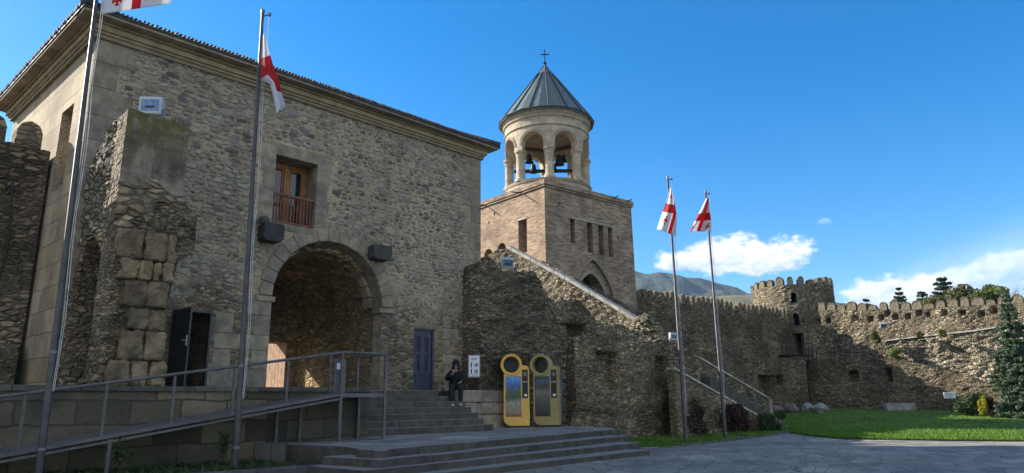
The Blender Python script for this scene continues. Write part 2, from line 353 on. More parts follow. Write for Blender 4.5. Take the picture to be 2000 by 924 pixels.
def leafmat(name, c1, c2, rough=.6, trans=.25):
    m, k, b = mat(name); g = k.add('ShaderNodeNewGeometry').outputs['Random Per Island']
    tc = k.add('ShaderNodeTexCoord').outputs['Object']
    c = k.mix(g, c1, c2); c = k.mix(k.ss(k.noise(tc, 1.2, 3)[0], .3, .7), k.mix(1, c, (.7, .7, .7), 'MULTIPLY'), c)
    k.put(b.inputs['Base Color'], c); b.inputs['Roughness'].default_value = rough; b.inputs['Specular IOR Level'].default_value = .25
    tr = k.add('ShaderNodeBsdfTranslucent', i_Color=c); mx = k.add('ShaderNodeMixShader'); mx.inputs[0].default_value = trans
    k.l.new(b.outputs[0], mx.inputs[1]); k.l.new(tr.outputs[0], mx.inputs[2]); k.l.new(mx.outputs[0], k.n['Material Output'].inputs[0])
    return m

def flags(name, scale, asp, rot, c1, c2, joint, rough=.6):
    m, k, b = mat(name); tc = k.add('ShaderNodeTexCoord').outputs['Object']
    v = k.add('ShaderNodeMapping', i_Vector=tc, i_Rotation=(0, 0, rot)).outputs[0]; v = k.vm('MULTIPLY', v, (1, asp, .0))
    v1 = k.vor(v, scale, 'F1', .85); ve = k.vor(v, scale, 'DISTANCE_TO_EDGE', .85); rv = k.sep(v1.outputs['Color'])
    gr = k.noise(tc, 12, 6, .65)[0]; big = k.noise(tc, .3, 5, .6)[0]; msk = k.ss(k.m('ADD', ve.outputs['Distance'], k.m('MULTIPLY', k.m('SUBTRACT', gr, .5), .03)), .0, .022)
    c = k.mix(rv[0], c1, c2); c = k.mix(.7, c, k.mix(gr, (.55, .55, .55), (1.45, 1.45, 1.45)), 'MULTIPLY'); c = k.mix(1, c, k.mix(k.ss(big, .3, .7), (.72, .74, .78), (1.2, 1.17, 1.12)), 'MULTIPLY')
    c = k.mix(msk, joint, c); k.put(b.inputs['Base Color'], c); k.put(b.inputs['Roughness'], k.m('ADD', rough-.1, k.m('MULTIPLY', gr, .25))); b.inputs['Specular IOR Level'].default_value = .35
    h = k.m('ADD', k.m('MULTIPLY', msk, k.m('ADD', .6, k.m('MULTIPLY', rv[1], .5))), k.m('MULTIPLY', gr, .35))
    k.l.new(k.add('ShaderNodeBump', i_Strength=.8, i_Distance=.02, i_Height=h).outputs[0], b.inputs['Normal']); return m
pebble_wall('pebble_wall')
ashlar('ashlar', isl=.7); ashlar('cornice_stone', (.32, .265, .17), .25); ashlar('side_ashlar', (.34, .29, .2), .25, False)
ashlar('dark_stone', (.09, .088, .085), .3); ashlar('kerb_stone', (.11, .108, .10), .35)

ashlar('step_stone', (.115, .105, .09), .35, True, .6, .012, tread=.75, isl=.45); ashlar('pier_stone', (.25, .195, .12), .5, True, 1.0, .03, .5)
rubble('passage_rubble', 3.4, 2.3, [(0, (.11, .09, .06)), (.4, (.22, .175, .11)), (.75, (.34, .265, .155)), (1, (.45, .35, .21))], (.15, .12, .075), 1, .07)
rubble('ruin_rubble', 3.7, 1.9, [(0, (.12, .10, .08)), (.3, (.20, .17, .13)), (.6, (.28, .235, .17)), (.85, (.37, .31, .22)), (1, (.46, .40, .31))], (.13, .11, .08), 1, .09, moss=.35)
rubble('dark_rubble', 3.5, 2.5, [(0, (.10, .092, .078)), (.4, (.17, .15, .12)), (.8, (.26, .225, .17)), (1, (.35, .30, .23))], (.085, .075, .06), 1, .1, moss=.4)
rubble('cobble_rubble', 4.4, 1.7, [(0, (.16, .148, .125)), (.4, (.27, .247, .20)), (.8, (.39, .36, .295)), (1, (.50, .46, .385))], (.10, .09, .07), 1, .1, small=False, joint=(.03, .12))
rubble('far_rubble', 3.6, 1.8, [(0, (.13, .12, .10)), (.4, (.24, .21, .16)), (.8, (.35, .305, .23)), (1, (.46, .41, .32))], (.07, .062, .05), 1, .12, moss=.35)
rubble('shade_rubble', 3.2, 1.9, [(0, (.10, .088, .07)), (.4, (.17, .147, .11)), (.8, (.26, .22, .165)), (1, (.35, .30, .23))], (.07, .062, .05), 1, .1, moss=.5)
rubble('merlon_stone', 4, 1.8, None, (.10, .088, .07), 1, .05)
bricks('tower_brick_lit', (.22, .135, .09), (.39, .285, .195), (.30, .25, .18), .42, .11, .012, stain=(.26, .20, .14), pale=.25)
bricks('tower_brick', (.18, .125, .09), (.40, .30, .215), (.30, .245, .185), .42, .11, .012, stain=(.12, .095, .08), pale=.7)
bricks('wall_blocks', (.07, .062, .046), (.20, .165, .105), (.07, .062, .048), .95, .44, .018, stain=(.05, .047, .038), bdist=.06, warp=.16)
bricks('side_blocks', (.31, .24, .155), (.46, .37, .25), (.16, .13, .09), 1.0, .55, .01, stain=(.25, .21, .15), bdist=.04, warp=.05)
flags('plaza_paving', 1.35, 1.9, R(-23), (.155, .143, .123), (.28, .258, .22), (.08, .073, .06), .78)
flags('terrace_paving', 1.3, 1.6, R(8), (.17, .162, .148), (.32, .305, .275), (.07, .066, .058), .72)
plain('roof_tile', (.055, .05, .048), .7, var=.4, scale=9); plain('cone_metal', (.14, .165, .16), .5, .35, .18, 2.5, .1)
plain('seam_metal', (.045, .052, .055), .5, .3); plain('bell_bronze', (.03, .03, .026), .45, .7)
plain('dark_iron', (.03, .03, .032), .5, .4); plain('steel', (.15, .155, .165), .42, .75, .2, 5, .1); plain('ramp_steel', (.125, .118, .112), .55, .3, .2, 4)
plain('pole_metal', (.075, .07, .066), .48, .5, .25, 3, .1); plain('blue_door', (.036, .046, .07), .42, 0, .12, 3, .1)
plain('grey_door', (.05, .054, .06), .45, 0, .12, 3, .1); plain('dark_glass', (.012, .015, .018), .06, 0, .1, 2, 0, spec=.8)
plain('wood', (.30, .135, .05), .55, 0, .25, 6); plain('rail_wood', (.16, .062, .035), .6, 0, .3, 7); plain('gate_wood', (.34, .20, .11), .75, 0, .25, 5)
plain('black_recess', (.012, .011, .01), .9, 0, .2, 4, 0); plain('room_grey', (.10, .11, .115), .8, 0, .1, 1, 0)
plain('soil', (.05, .045, .03), .95, 0, .5, 6, 1, .05); plain('white_paint', (.72, .73, .75), .5, 0, .05); plain('lamp_grey', (.42, .45, .48), .4, .2, .1)
plain('lamp_glass', (.16, .22, .30), .1, .3, .3, 9, 0, spec=.8); plain('kiosk_gold', (.72, .42, .09), .4, .05, .08, 2, .05)
plain('kiosk_olive', (.34, .27, .10), .4, .05, .1, 2, .05); plain('black_plastic', (.012, .013, .016), .3, 0, .1, 3, 0)
plain('boulder', (.13, .115, .105), .9, 0, .4, 2.5, .8, .06); plain('boulder_pale', (.24, .24, .23), .9, 0, .35, 2.5, .8, .06)
plain('bark', (.09, .07, .05), .9, 0, .4, 7, .8, .04); plain('rope', (.5, .5, .48), .8); plain('cable', (.02, .02, .02), .6, bump=0)
plain('jacket_cloth', (.009, .01, .016), .85, bump=.4, scale=14); plain('trouser_cloth', (.013, .013, .017), .9, bump=.4, scale=14); plain('skin', (.36, .22, .16), .6, bump=0, var=.06)
plain('shoe', (.30, .29, .28), .7); plain('hair', (.012, .009, .008), .6); plain('coping', (.38, .35, .30), .9, 0, .35, 3, .7, .03)
plain('tape_red', (.5, .03, .02), .6)
plain('grey_pane', (.02, .026, .04), .5, 0, .1, 2, 0, spec=.2)
leafmat('spruce_needles', (.055, .10, .05), (.14, .20, .115), trans=.12); leafmat('cedar_needles', (.035, .062, .028), (.10, .14, .05), trans=.2)
leafmat('yellow_leaves', (.30, .30, .02), (.55, .5, .05), trans=.4); leafmat('shrub_leaves', (.03, .06, .018), (.075, .12, .03), trans=.3)
leafmat('dry_leaves', (.035, .028, .018), (.085, .06, .04), trans=.2); leafmat('red_leaves', (.045, .018, .018), (.11, .05, .035), trans=.25)
leafmat('bright_leaves', (.10, .16, .03), (.22, .30, .07), trans=.4); leafmat('olive_leaves', (.09, .10, .03), (.2, .19, .07), trans=.3)
leafmat('grass_blades', (.075, .16, .014), (.18, .33, .04), trans=.4)
leafmat('twigs', (.10, .07, .05), (.2, .15, .10), trans=0)

# ------------------------------------------------------------ ground, lawn, plaza
def sst(x): x = max(0, min(1, x)); return x*x*(3-2*x)
def gz(x, y):
    d = x*FH.x + y*FH.y
    return .30 - .2*sst((d-18)/9) + .8*sst((d-33)/34)
ax = [0]; st_ = 1.5
while ax[-1] < 9000: ax.append(ax[-1]+st_); st_ *= 1.0 if ax[-1] < 90 else 1.35
ax = [-a for a in ax[:0:-1]] + ax
g = MB(); n = len(ax)
g.add([(x, y, gz(x, y)) for y in ax for x in ax], [(j*n+i, j*n+i+1, (j+1)*n+i+1, (j+1)*n+i) for j in range(n-1) for i in range(n-1)])
tag(obj('ground', g, M['soil'], smooth=True), kind='structure')
def sheet(name, near, far, nt, dz, m, noise_amp=0, sub=6):
    """ruled sheet between two rows of plan points, following the ground"""
    def dens(row):
        out = []
        for a, b in zip(row, row[1:]): out += [Vector(a).lerp(Vector(b), i/sub) for i in range(sub)]
        return out + [Vector(row[-1])]
    A, B = dens(near), dens(far); s = MB(); vs = []
    for j in range(nt+1):
        for a, b in zip(A, B):
            p = a.lerp(b, (j/nt)); z = gz(p.x, p.y)+dz+noise_amp*noise.noise(Vector((p.x*.8, p.y*.8, 0)))
            vs.append((p.x, p.y, z))
    k = len(A); s.add(vs, [(j*k+i, j*k+i+1, (j+1)*k+i+1, (j+1)*k+i) for j in range(nt) for i in range(k-1)])
    o = obj(name, s, m, smooth=True); return tag(o, kind='structure')
plaza = sheet('plaza', [(-14, -14), (16, -34), (70, -40)], [(-14, 15), (36, 17.2), (80, -8)], 40, .02, M['plaza_paving'], 0, 20)
def v2(p): return (p.x, p.y)
lawn_near = [v2(onz(*q, .14)) for q in ((1502, 828), (1530, 843), (1590, 852), (1650, 857), (1760, 859), (1880, 861), (2000, 863))] + [(31, -14), (30, -30)]
lawn_far = [(45, 29), (52, 27.5), (60, 26.5), (66, 26), (69, 21), (71, 15), (73, 8), (76, -4), (80, -24)]
m, k, b = mat('lawn'); tc = k.add('ShaderNodeTexCoord').outputs['Object']
c = k.mix(k.ss(k.noise(tc, .35, 5)[0], .35, .65), (.075, .15, .014), (.14, .26, .03)); c = k.mix(k.noise(tc, 9, 5, .7)[0], k.mix(1, c, (.45, .45, .4), 'MULTIPLY'), c)
c = k.mix(k.m('MULTIPLY', k.ss(k.noise(tc, 1.1, 5, .7)[0], .52, .7), .55), c, (.13, .115, .04))
k.put(b.inputs['Base Color'], c); b.inputs['Roughness'].default_value = .9
k.l.new(k.add('ShaderNodeBump', i_Strength=1.0, i_Distance=.08, i_Height=k.noise(k.vm('MULTIPLY', tc, (1, 1, .2)), 14, 5, .75)[0]).outputs[0], b.inputs['Normal'])
lawn = sheet('lawn', lawn_near, lawn_far, 30, .05, M['lawn'], .03, 8)
def tri_cloud(pts, size, seed=1, up=0.0, asp=.45):
    r = random.Random(seed); s = MB(); V = []; Fc = []
    for p in pts:
        q = size*r.uniform(.6, 1.4)
        a = Vector((r.gauss(0, 1), r.gauss(0, 1), r.gauss(0, 1)*(1-up)+up*2)).normalized(); b_ = a.orthogonal().normalized()
        b_ = Quaternion(a, r.uniform(0, 6.28)) @ b_; i = len(V)
        V += [p-b_*q*asp, p+a*q*.5-b_*0, p+b_*q*asp, p-a*q*.5] if not up else [p-b_*q*asp*.4, p+b_*q*asp*.4, p+a*q]
        Fc.append((i, i+1, i+2, i+3) if not up else (i, i+1, i+2))
    s.add(V, Fc); return s
gp = []
for i in range(52000):
    k_ = rnd.random()*(len(lawn_near)-3); i0 = int(k_); t = k_-i0; u_ = rnd.random()**1.9
    a = Vector(lawn_near[i0]).lerp(Vector(lawn_near[i0+1]), t); b_ = Vector(lawn_far[i0]).lerp(Vector(lawn_far[i0+1]), t); p = a.lerp(b_, u_)
    gp.append(Vector((p.x, p.y, gz(p.x, p.y)+.05)))
tag(obj('grass', tri_cloud(gp, .10, 3, up=.7), M['grass_blades']), 'short mown grass covering the lawn', 'grass', kind='stuff')

# hills
def hills(name, prof, d, zb, m, seed, back=500):
    s = MB(); pts = [ond(px, py, d) for px, py in prof]; P = []
    for a, b_ in zip(pts, pts[1:]):
        for i in range(12): P.append(a.lerp(b_, i/12))
    P.append(pts[-1]); rows = 14; vs = []
    for j in range(rows+1):
        t = j/rows
        for i, p in enumerate(P):
            q = p + FH*(-(1-t)*back*.9)
            h = (p.z-zb)*(t**.8); nn = noise.fractal(Vector((p.x/90, p.y/90+j*.6, seed)), 1, 2, 5)
            vs.append((q.x, q.y, zb+h*(1+.12*nn*(1-t)) + (p.z*.025*nn if j == rows else nn*p.z*.06*t)))
    k2 = len(P)
    for i, p in enumerate(P): q = p+FH*back; vs.append((q.x, q.y, zb))
    s.add(vs, [(j*k2+i, j*k2+i+1, (j+1)*k2+i+1, (j+1)*k2+i) for j in range(rows+1) for i in range(k2-1)])
    return tag(obj(name, s, m, smooth=True), kind='structure')
for nm, c1, c2 in (('hill_wood', (.035, .05, .03), (.075, .085, .05)), ('hill_field', (.10, .10, .05), (.15, .14, .07))):
    m, k, b = mat(nm); tc = k.add('ShaderNodeTexCoord').outputs['Object']
    c = k.mix(k.ss(k.noise(tc, .02, 8, .7)[0], .35, .62), c1, c2); k.put(b.inputs['Base Color'], c); b.inputs['Roughness'].default_value = 1
    k.l.new(k.add('ShaderNodeBump', i_Strength=1.0, i_Distance=14.0 if nm == 'hill_wood' else 2, i_Height=k.noise(tc, .035, 7, .7)[0]).outputs[0], b.inputs['Normal'])
hills('hills', [(1080, 540), (1200, 524), (1240, 529), (1262, 534), (1290, 533), (1313, 537), (1340, 543), (1368, 541), (1400, 552), (1440, 563), (1466, 576), (1500, 592)], 1500, 0, M['hill_wood'], 1)
hills('hills', [(1560, 600), (1600, 588), (1635, 590), (1665, 594), (1700, 600), (1760, 606)], 1600, 0, M['hill_wood'], 4)
hills('hills', [(1330, 590), (1380, 580), (1420, 578), (1466, 577), (1500, 590)], 700, 0, M['hill_field'], 6, 200)

# ------------------------------------------------------------ rough stone walls
def nvec(d): return Vector((d.y, -d.x, 0))
def rough(o, d, L, z0, zt, thick, amp=.05, step=.14, sc=3.0, zs=1.7, bulge=None, jag=.0, seed=0, big=.08, rng=None):
    """heightfield wall: front relief of stones, jagged top, flat back. rng(z)->(s0,s1) narrows it with height"""
    o = Vector(o); d = Vector(d).normalized(); nn = nvec(d); s = MB()
    nx = max(2, int(L/step)); zmax = max(zt(L*i/nx) for i in range(nx+1)); nz = max(2, int((zmax-z0)/step)); V = []
    for i in range(nx+1):
        for j in range(nz+1):
            q = L*i/nx; top = zt(q)+jag*(noise.noise(Vector((q*1.3, seed, 0)))+.6*noise.noise(Vector((q*4.1, seed, 5))))
            z = z0+(top-z0)*j/nz
            if rng: a, b_ = rng(z); q = a+(b_-a)*i/nx
            p = o+d*q; p = Vector((p.x, p.y, z))
            dv = noise.voronoi(Vector((p.x, p.y, z*zs+seed))*sc)[0][0]
            h = amp*(1-2*min(dv, .8)) + big*noise.fractal(Vector((q*.5, z*.5, seed+3)), 1, 2, 4)
            if bulge: h += bulge(q, z)
            edge = (i in (0, nx))
            V.append(p+nn*(0 if edge else h)+Vector((0, 0, 0)))
    m_ = nz+1; F_ = [(i*m_+j, (i+1)*m_+j, (i+1)*m_+j+1, i*m_+j+1) for i in range(nx) for j in range(nz)]
    B0 = len(V)
    for i in range(nx+1):
        bt, tp = V[i*m_], V[i*m_+nz]; q = L*i/nx
        if rng: a, b_ = rng(tp.z); qt = a+(b_-a)*i/nx; a, b_ = rng(bt.z); qb = a+(b_-a)*i/nx
        else: qt = qb = q
        pb = o+d*qb-nn*thick; pt = o+d*qt-nn*thick; V += [Vector((pb.x, pb.y, bt.z)), Vector((pt.x, pt.y, tp.z-.05))]
    for i in range(nx):
        a, b_ = B0+2*i, B0+2*i+2; F_ += [(i*m_+nz, (i+1)*m_+nz, b_+1, a+1), (a, a+1, b_+1, b_), (i*m_, a, b_, (i+1)*m_)]
    F_ += [tuple([B0]+[j for j in range(nz+1)]+[B0+1]), tuple([B0+2*nx+1]+[nx*m_+j for j in range(nz, -1, -1)]+[B0+2*nx])]
    return s.add(V, F_)
def prof(pts):
    def f(x):
        if x <= pts[0][0]: return pts[0][1]
        for (a, za), (b_, zb) in zip(pts, pts[1:]):
            if x <= b_: return za+(zb-za)*(x-a)/(b_-a)
        return pts[-1][1]
    return f
def hollow(s0, s1, z0, z1, dep, arch=False, soft=.12):
    def f(s, z):
        zz = z1
        if arch: c = (s0+s1)/2; r = (s1-s0)/2; x = min(1, abs(s-c)/r); zz = z1-r+r*math.sqrt(1-x*x)
        e = min(s-s0, s1-s, z-z0, zz-z); return -dep*sst(e/soft+.5)
    return f
def plus(*fs): return lambda s, z: sum(f(s, z) for f in fs)

# ------------------------------------------------------------ gatehouse
YF = 18.0; XL, XR = 3.94, 16.68; ZC = 10.47; ZL = 2.04
BL = (3.61, 25.5); BR = (16.68, 23.2)
foot = [(XL, YF), (XR, YF), BR, BL]
gate = thing('gatehouse', 'large gatehouse of river stones with an arched passage and a tiled roof', 'building', (10.3, 20, ZL))
def arch_poly(x0, x1, z0, zs_, n=20, rise=None):
    c = (x0+x1)/2; r = (x1-x0)/2; rise = rise or r
    return [(x0, z0), (x1, z0)] + [(c+r*math.cos(math.pi*i/n), zs_+rise*math.sin(math.pi*i/n)) for i in range(n+1)]
def cut_y(profile, y0, y1):
    s = MB(); s.oprism([(a, b_) for a, b_ in profile], (0, y0, 0), (1, 0, 0), (0, 0, 1), (0, 1, 0), y1-y0); return s
AX0, AX1, AZS = 8.88, 12.52, 4.56
cuts = [cut_y(arch_poly(AX0, AX1, ZL-.3, AZS), 17, 18.45),
        cut_y(arch_poly(AX0-.25, AX1, ZL-.3, AZS-.05, rise=1.62), 18.44, 23.25),
        cut_y([(9.3, ZL-.3), (12.2, ZL-.3), (12.2, 3.8), (9.3, 3.8)], 23.2, 27)]
W0, W1_, WZ0, WZ1 = 8.72, 10.06, 6.62, 8.64
cuts.append(cut_y([(W0, WZ0), (W1_, WZ0), (W1_, WZ1), (W0, WZ1)], 17, 18.75))
D10, D11 = 6.36, 7.30
cuts.append(cut_y([(D10, ZL+.03), (D11, ZL+.03), (D11, 3.98), (D10, 3.98)], 17, 19.6))
D20, D21 = 13.78, 14.62
cuts.append(cut_y([(D20, ZL-.01), (D21, ZL-.01), (D21, 4.02), (D20, 4.02)], 17, 18.22))
slit = MB(); slit.box(3.3, 19.2, 6.9, 4.25, 20.15, 9.1); cuts.append(slit)
body = MB(); body.prism(foot, 0, ZC+.05)
me = boolean(body, cuts)
for mt in ('pebble_wall', 'side_blocks', 'passage_rubble', 'ashlar', 'black_recess'): me.materials.append(M[mt])
for p in me.polygons:
    c = p.center; i = 0
    if c.x < 4.4 and p.normal.x < -.5 and c.y > 18: i = 1
    if YF+.1 < c.y and 8.5 < c.x < 12.6 and c.z < 6.6: i = 2
    if W0-.02 < c.x < W1_+.02 and WZ0-.1 < c.z < WZ1+.1 and YF+.05 < c.y < 18.8: i = 3
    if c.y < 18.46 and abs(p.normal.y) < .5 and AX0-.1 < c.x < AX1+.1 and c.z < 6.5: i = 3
    if c.x < 5 and c.z < 5.5: i = 2
    p.material_index = i
boxuv(me, 0)
obj('wall', me, [], gate)
fl = MB(); fl.box(8.4, 17.9, ZL-.3, 12.6, 29, ZL-.02); tag(obj('passage_floor', fl, M['terrace_paving']), kind='structure')
room = MB(); room.box(D10-.001, 19.3, ZL, D11, 19.55, 3.97); obj('inner_wall', room, M['room_grey'], gate)

def offset(poly, e):
    n = len(poly); L = []
    for i in range(n):
        a, b_ = Vector(poly[i]), Vector(poly[(i+1) % n]); t = (b_-a).normalized(); nn = Vector((t.y, -t.x)); L.append((a+nn*e, t))
    out = []
    for i in range(n):
        p, r_ = L[i-1]; q, s_ = L[i]; den = r_.x*s_.y-r_.y*s_.x; tt = ((q.x-p.x)*s_.y-(q.y-p.y)*s_.x)/den; out.append(tuple(p+r_*tt))
    return out
co = MB()
def ring_blocks(mb, z0, z1, e, blk, gap=.006):      # cornice course cut into blocks along the front and left side
    P = offset(foot, e)
    mb.prism(P, z0, z1)
for z0, z1, e in ((ZC-.05, ZC+.05, .09), (ZC+.053, ZC+.12, .13), (ZC+.123, ZC+.26, .19), (ZC+.263, ZC+.33, .25)): ring_blocks(co, z0, z1, e, 1)
obj('cornice', co, M['cornice_stone'], gate, bevel=.018)
# soffit slabs, laid side by side
sf = MB(); z0, z1 = ZC+.335, ZC+.40
x = XL-.48
while x < XR+.45:
    wdt = rnd.uniform(.55, .8); sf.box(x, YF-.50, z0+rnd.uniform(0, .006), min(x+wdt-.012, XR+.47), YF+.05, z1); x += wdt
sd = (Vector(BL)-Vector((XL, YF))); sl = sd.length; sd = Vector((sd.x/sl, sd.y/sl, 0)); sn = Vector((-sd.y, sd.x, 0)); t = .06
while t < sl+.45:
    wdt = rnd.uniform(.55, .8); p = Vector((XL, YF, z0+rnd.uniform(0, .006)))+sd*t; sf.obox(p-sn*.05, sd*(min(wdt-.012, sl+.47-t)), sn*.55, (0, 0, z1-z0)); t += wdt
obj('eave_slabs', sf, M['ashlar'], gate)
# roof: hipped, tile courses as ridges running down the slope
E_ = offset(foot, .53); rf = MB(); zr0 = ZC+.405; zr1 = zr0+.06
rf.prism(E_, zr0, zr1)
cx, cy = sum(p[0] for p in E_)/4, sum(p[1] for p in E_)/4
ra, rb = Vector((XL+3.4, cy, zr1+1.5)), Vector((XR-3.4, cy-.3, zr1+1.5)); e3 = [Vector((p[0], p[1], zr1+.002)) for p in E_]
rf.add(e3+[ra, rb], [(0, 1, 5, 4), (1, 2, 5), (2, 3, 4, 5), (3, 0, 4)])
roof = obj('roof', rf, M['roof_tile'], gate)
tl = MB()
def tile_edge(a, b_, inn):
    L = (b_-a).length; u_ = (b_-a)/L; t = .06
    while t < L-.05:
        p = a+u_*t+Vector((0, 0, .045+rnd.uniform(-.008, .008)-.02)); q = rnd.uniform(.02, .05)
        tl.tube([p-inn*q, p+inn*.8+Vector((0, 0, .22))], .034, 6); t += .098
tile_edge(e3[0], e3[1], Vector((0, 1, 0))); tile_edge(e3[0], e3[3], Vector((1, .04, 0)))
for a, b_ in ((e3[0], ra), (e3[1], rb)): tl.tube([a+Vector((0, 0, .07)), b_+Vector((0, 0, .05))], .10, 8)
obj('tile_edge', tl, M['roof_tile'], roof, smooth=True)
# river stones bedded in the mortar, laid in rough courses
def bedded_stones(seed):
    r_ = random.Random(seed); mb = MB(); z = 4.0
    while z < ZC-.12:
        hrow = r_.uniform(.085, .15)
        x = XL+.1
        while x < XR-.15:
            nn_ = noise.noise(Vector((x*.35, z*.35, 2))); sz_ = r_.uniform(.62, 1.25)*(1+.35*nn_); hh = hrow*sz_*.5*r_.uniform(.75, 1.0); ww = hh*r_.uniform(1.15, 2.5)
            if r_.random() < .035: hh *= 1.6; ww = hh*r_.uniform(1.3, 2.0)
            cxx = x+ww; zz = z+hrow*.5+r_.uniform(-.025, .025)+.05*noise.noise(Vector((x*.5, z, 7))); x += 2*ww+r_.uniform(.015, .07)*(1.6 if nn_ < -.1 else 1)
            if r_.random() < .05+(.25 if zz < 5.0 else 0): continue
            if cxx-ww < XL+(.95 if zz < 99 else 0)*.62 or cxx+ww > XR-.62: continue
            if math.hypot(cxx-(AX0+AX1)/2, max(0, zz-AZS)) < 2.30+ww and zz < 7 and not (zz < AZS and (cxx < AX0-.85 or cxx > AX1+.55)): continue
            if W0-.48 < cxx+ww and cxx-ww < W1_+.5 and WZ0-.35 < zz < WZ1+.42: continue
            if zz < 4.25 and (D10-.2 < cxx < D11+1.0 or D20-.2 < cxx < D21+.9): continue
            if YP_ok(cxx, zz): continue
            rot = r_.uniform(-.22, .22); ca, sa_ = math.cos(rot), math.sin(rot); out_ = r_.uniform(.012, .045)*(1 if zz > 5.5 else .6); ns = 11; V = []; sq = r_.uniform(.75, 1.0); ph = r_.uniform(0, 6)
            for (kk, dy) in ((1.0, .02), (.93, -out_*.55), (.66, -out_*.92), (.0, -out_)):
                for i in range(ns if kk > 0 else 1):
                    a = 2*math.pi*i/ns; rr_ = 1+.10*math.sin(2*a+ph)+.08*math.sin(3*a+ph*2)
                    u_ = math.copysign(abs(math.cos(a))**sq, math.cos(a))*ww*kk*rr_; v_ = math.copysign(abs(math.sin(a))**sq, math.sin(a))*hh*kk*rr_
                    V.append((cxx+u_*ca-v_*sa_, YF+dy, zz+u_*sa_+v_*ca))
            F_s = [(j*ns+i, j*ns+(i+1) % ns, (j+1)*ns+(i+1) % ns, (j+1)*ns+i) for j in range(2) for i in range(ns)]+[(2*ns+i, 2*ns+(i+1) % ns, 3*ns) for i in range(ns)]
            mb.add(V, F_s)
        z += hrow
    return mb
def YP_ok(x, z): return False
m_, k_, b_ = mat('river_stone'); g_ = k_.add('ShaderNodeNewGeometry').outputs['Random Per Island']; tc_ = k_.add('ShaderNodeTexCoord').outputs['Object']
c_ = k_.ramp(g_, [(0, (.095, .083, .072)), (.18, (.145, .128, .108)), (.45, (.215, .19, .153)), (.75, (.30, .26, .20)), (.92, (.35, .31, .245)), (1, (.29, .215, .16))])
c_ = k_.mix(k_.m('MULTIPLY', k_.ss(k_.noise(tc_, 1.1, 5, .65)[0], .42, .66), .55), c_, (.35, .315, .255))   # lime wash left on the stones
c_ = k_.mix(.8, c_, k_.mix(k_.noise(tc_, 26, 5, .6)[0], (.6, .6, .6), (1.4, 1.4, 1.4)), 'MULTIPLY')
k_.put(b_.inputs['Base Color'], c_); b_.inputs['Roughness'].default_value = .8; b_.inputs['Specular IOR Level'].default_value = .3
k_.l.new(k_.add('ShaderNodeBump', i_Strength=.4, i_Distance=.01, i_Height=k_.noise(tc_, 40, 4)[0]).outputs[0], b_.inputs['Normal'])
obj('river_stones', bedded_stones(4), M['river_stone'], gate, smooth=True)
# dressed corner stones
qs = MB(); z = 5.6; i = 0
while z < ZC-.06:
    h = rnd.uniform(.42, .58); wd = (.85, .5)[i % 2]+rnd.uniform(-.08, .1); h = min(h, ZC-.056-z)
    qs.box(XR-wd, YF-.012-rnd.uniform(0, .012), z, XR+.012, YF+.3, z+h-.012); z += h; i += 1
obj('corner_stones', qs, M['ashlar'], gate, bevel=.012); qs = MB()
z = 4.2; i = 0
while z < ZC-.06:
    h = rnd.uniform(.5, .75); wd = (.95, .55)[i % 2]+rnd.uniform(-.08, .1); h = min(h, ZC-.056-z)
    qs.box(XL-.012, YF-.012-rnd.uniform(0, .012), z, XL+wd, YF+.15, z+h-.012); z += h; i += 1
obj('corner_stones', qs, M['ashlar'], gate, bevel=.012); qs = MB()
z = ZL; i = 0
while z < 5.6:
    h = rnd.uniform(.3, .5); wd = (.7, .4)[i % 2]+rnd.uniform(-.1, .15); qs.box(14.95+rnd.uniform(0, .1), YF-.01-rnd.uniform(0, .012), z, 14.95+wd, YF+.2, z+h-.02); z += h; i += 1
obj('corner_stones', qs, M['ashlar'], gate, bevel=.012); qs = MB(); qd = MB()
z = ZL; i = 0
while z < 5.0:
    h = rnd.uniform(.4, .55); wd = (.75, .45)[i % 2]; qs.box(AX0-wd, YF-.012-rnd.uniform(0, .01), z, AX0+.012, YF+.3, z+h-.014) if z+h < AZS+.1 else 0
    qd.box(D11+.10, YF-.008-rnd.uniform(0, .01), z, D11+.12+wd, YF+.2, z+h-.014) if z < 3.6 else 0
    z += h; i += 1
obj('jamb_stones', qs, M['ashlar'], gate, bevel=.012); obj('jamb_stones', qd, M['ashlar'], gate, bevel=.012)
# arch ring of wedge stones
vo = MB(); cxa = (AX0+AX1)/2; r0 = (AX1-AX0)/2-.012; NV = 17
for i in range(NV):
    a0 = math.pi*i/NV+.006; a1 = math.pi*(i+1)/NV-.006; r1 = r0+rnd.uniform(.33, .42)
    vo.oprism([(cxa+r0*math.cos(a0), AZS+r0*math.sin(a0)), (cxa+r1*math.cos(a0), AZS+r1*math.sin(a0)), (cxa+r1*math.cos((a0+a1)/2)*1.0, AZS+r1*math.sin((a0+a1)/2)*1.005), (cxa+r1*math.cos(a1), AZS+r1*math.sin(a1)), (cxa+r0*math.cos(a1), AZS+r0*math.sin(a1))],
              (0, YF-.02-rnd.uniform(0, .025), 0), (1, 0, 0), (0, 0, 1), (0, 1, 0), .5)
vo.box(AX0-.45, YF-.05, AZS-.17, AX0+.1, YF+.4, AZS-.02); vo.box(AX1-.1, YF-.05, AZS-.17, AX1+.5, YF+.4, AZS-.02)
obj('arch_ring', vo, M['ashlar'], gate, bevel=.02)
# second inner ring
vi = MB(); rr0 = 1.66
for i in range(NV-2):
    a0 = math.pi*i/(NV-2)+.008; a1 = math.pi*(i+1)/(NV-2)-.008
    vi.oprism([(cxa+rr0*math.cos(a0), AZS+rr0*math.sin(a0)), (cxa+1.84*math.cos(a0), AZS+1.84*math.sin(a0)), (cxa+1.84*math.cos(a1), AZS+1.84*math.sin(a1)), (cxa+rr0*math.cos(a1), AZS+rr0*math.sin(a1))], (0, YF+.46, 0), (1, 0, 0), (0, 0, 1), (0, 1, 0), .35)
obj('inner_arch_ring', vi, M['ashlar'], gate, bevel=.015)
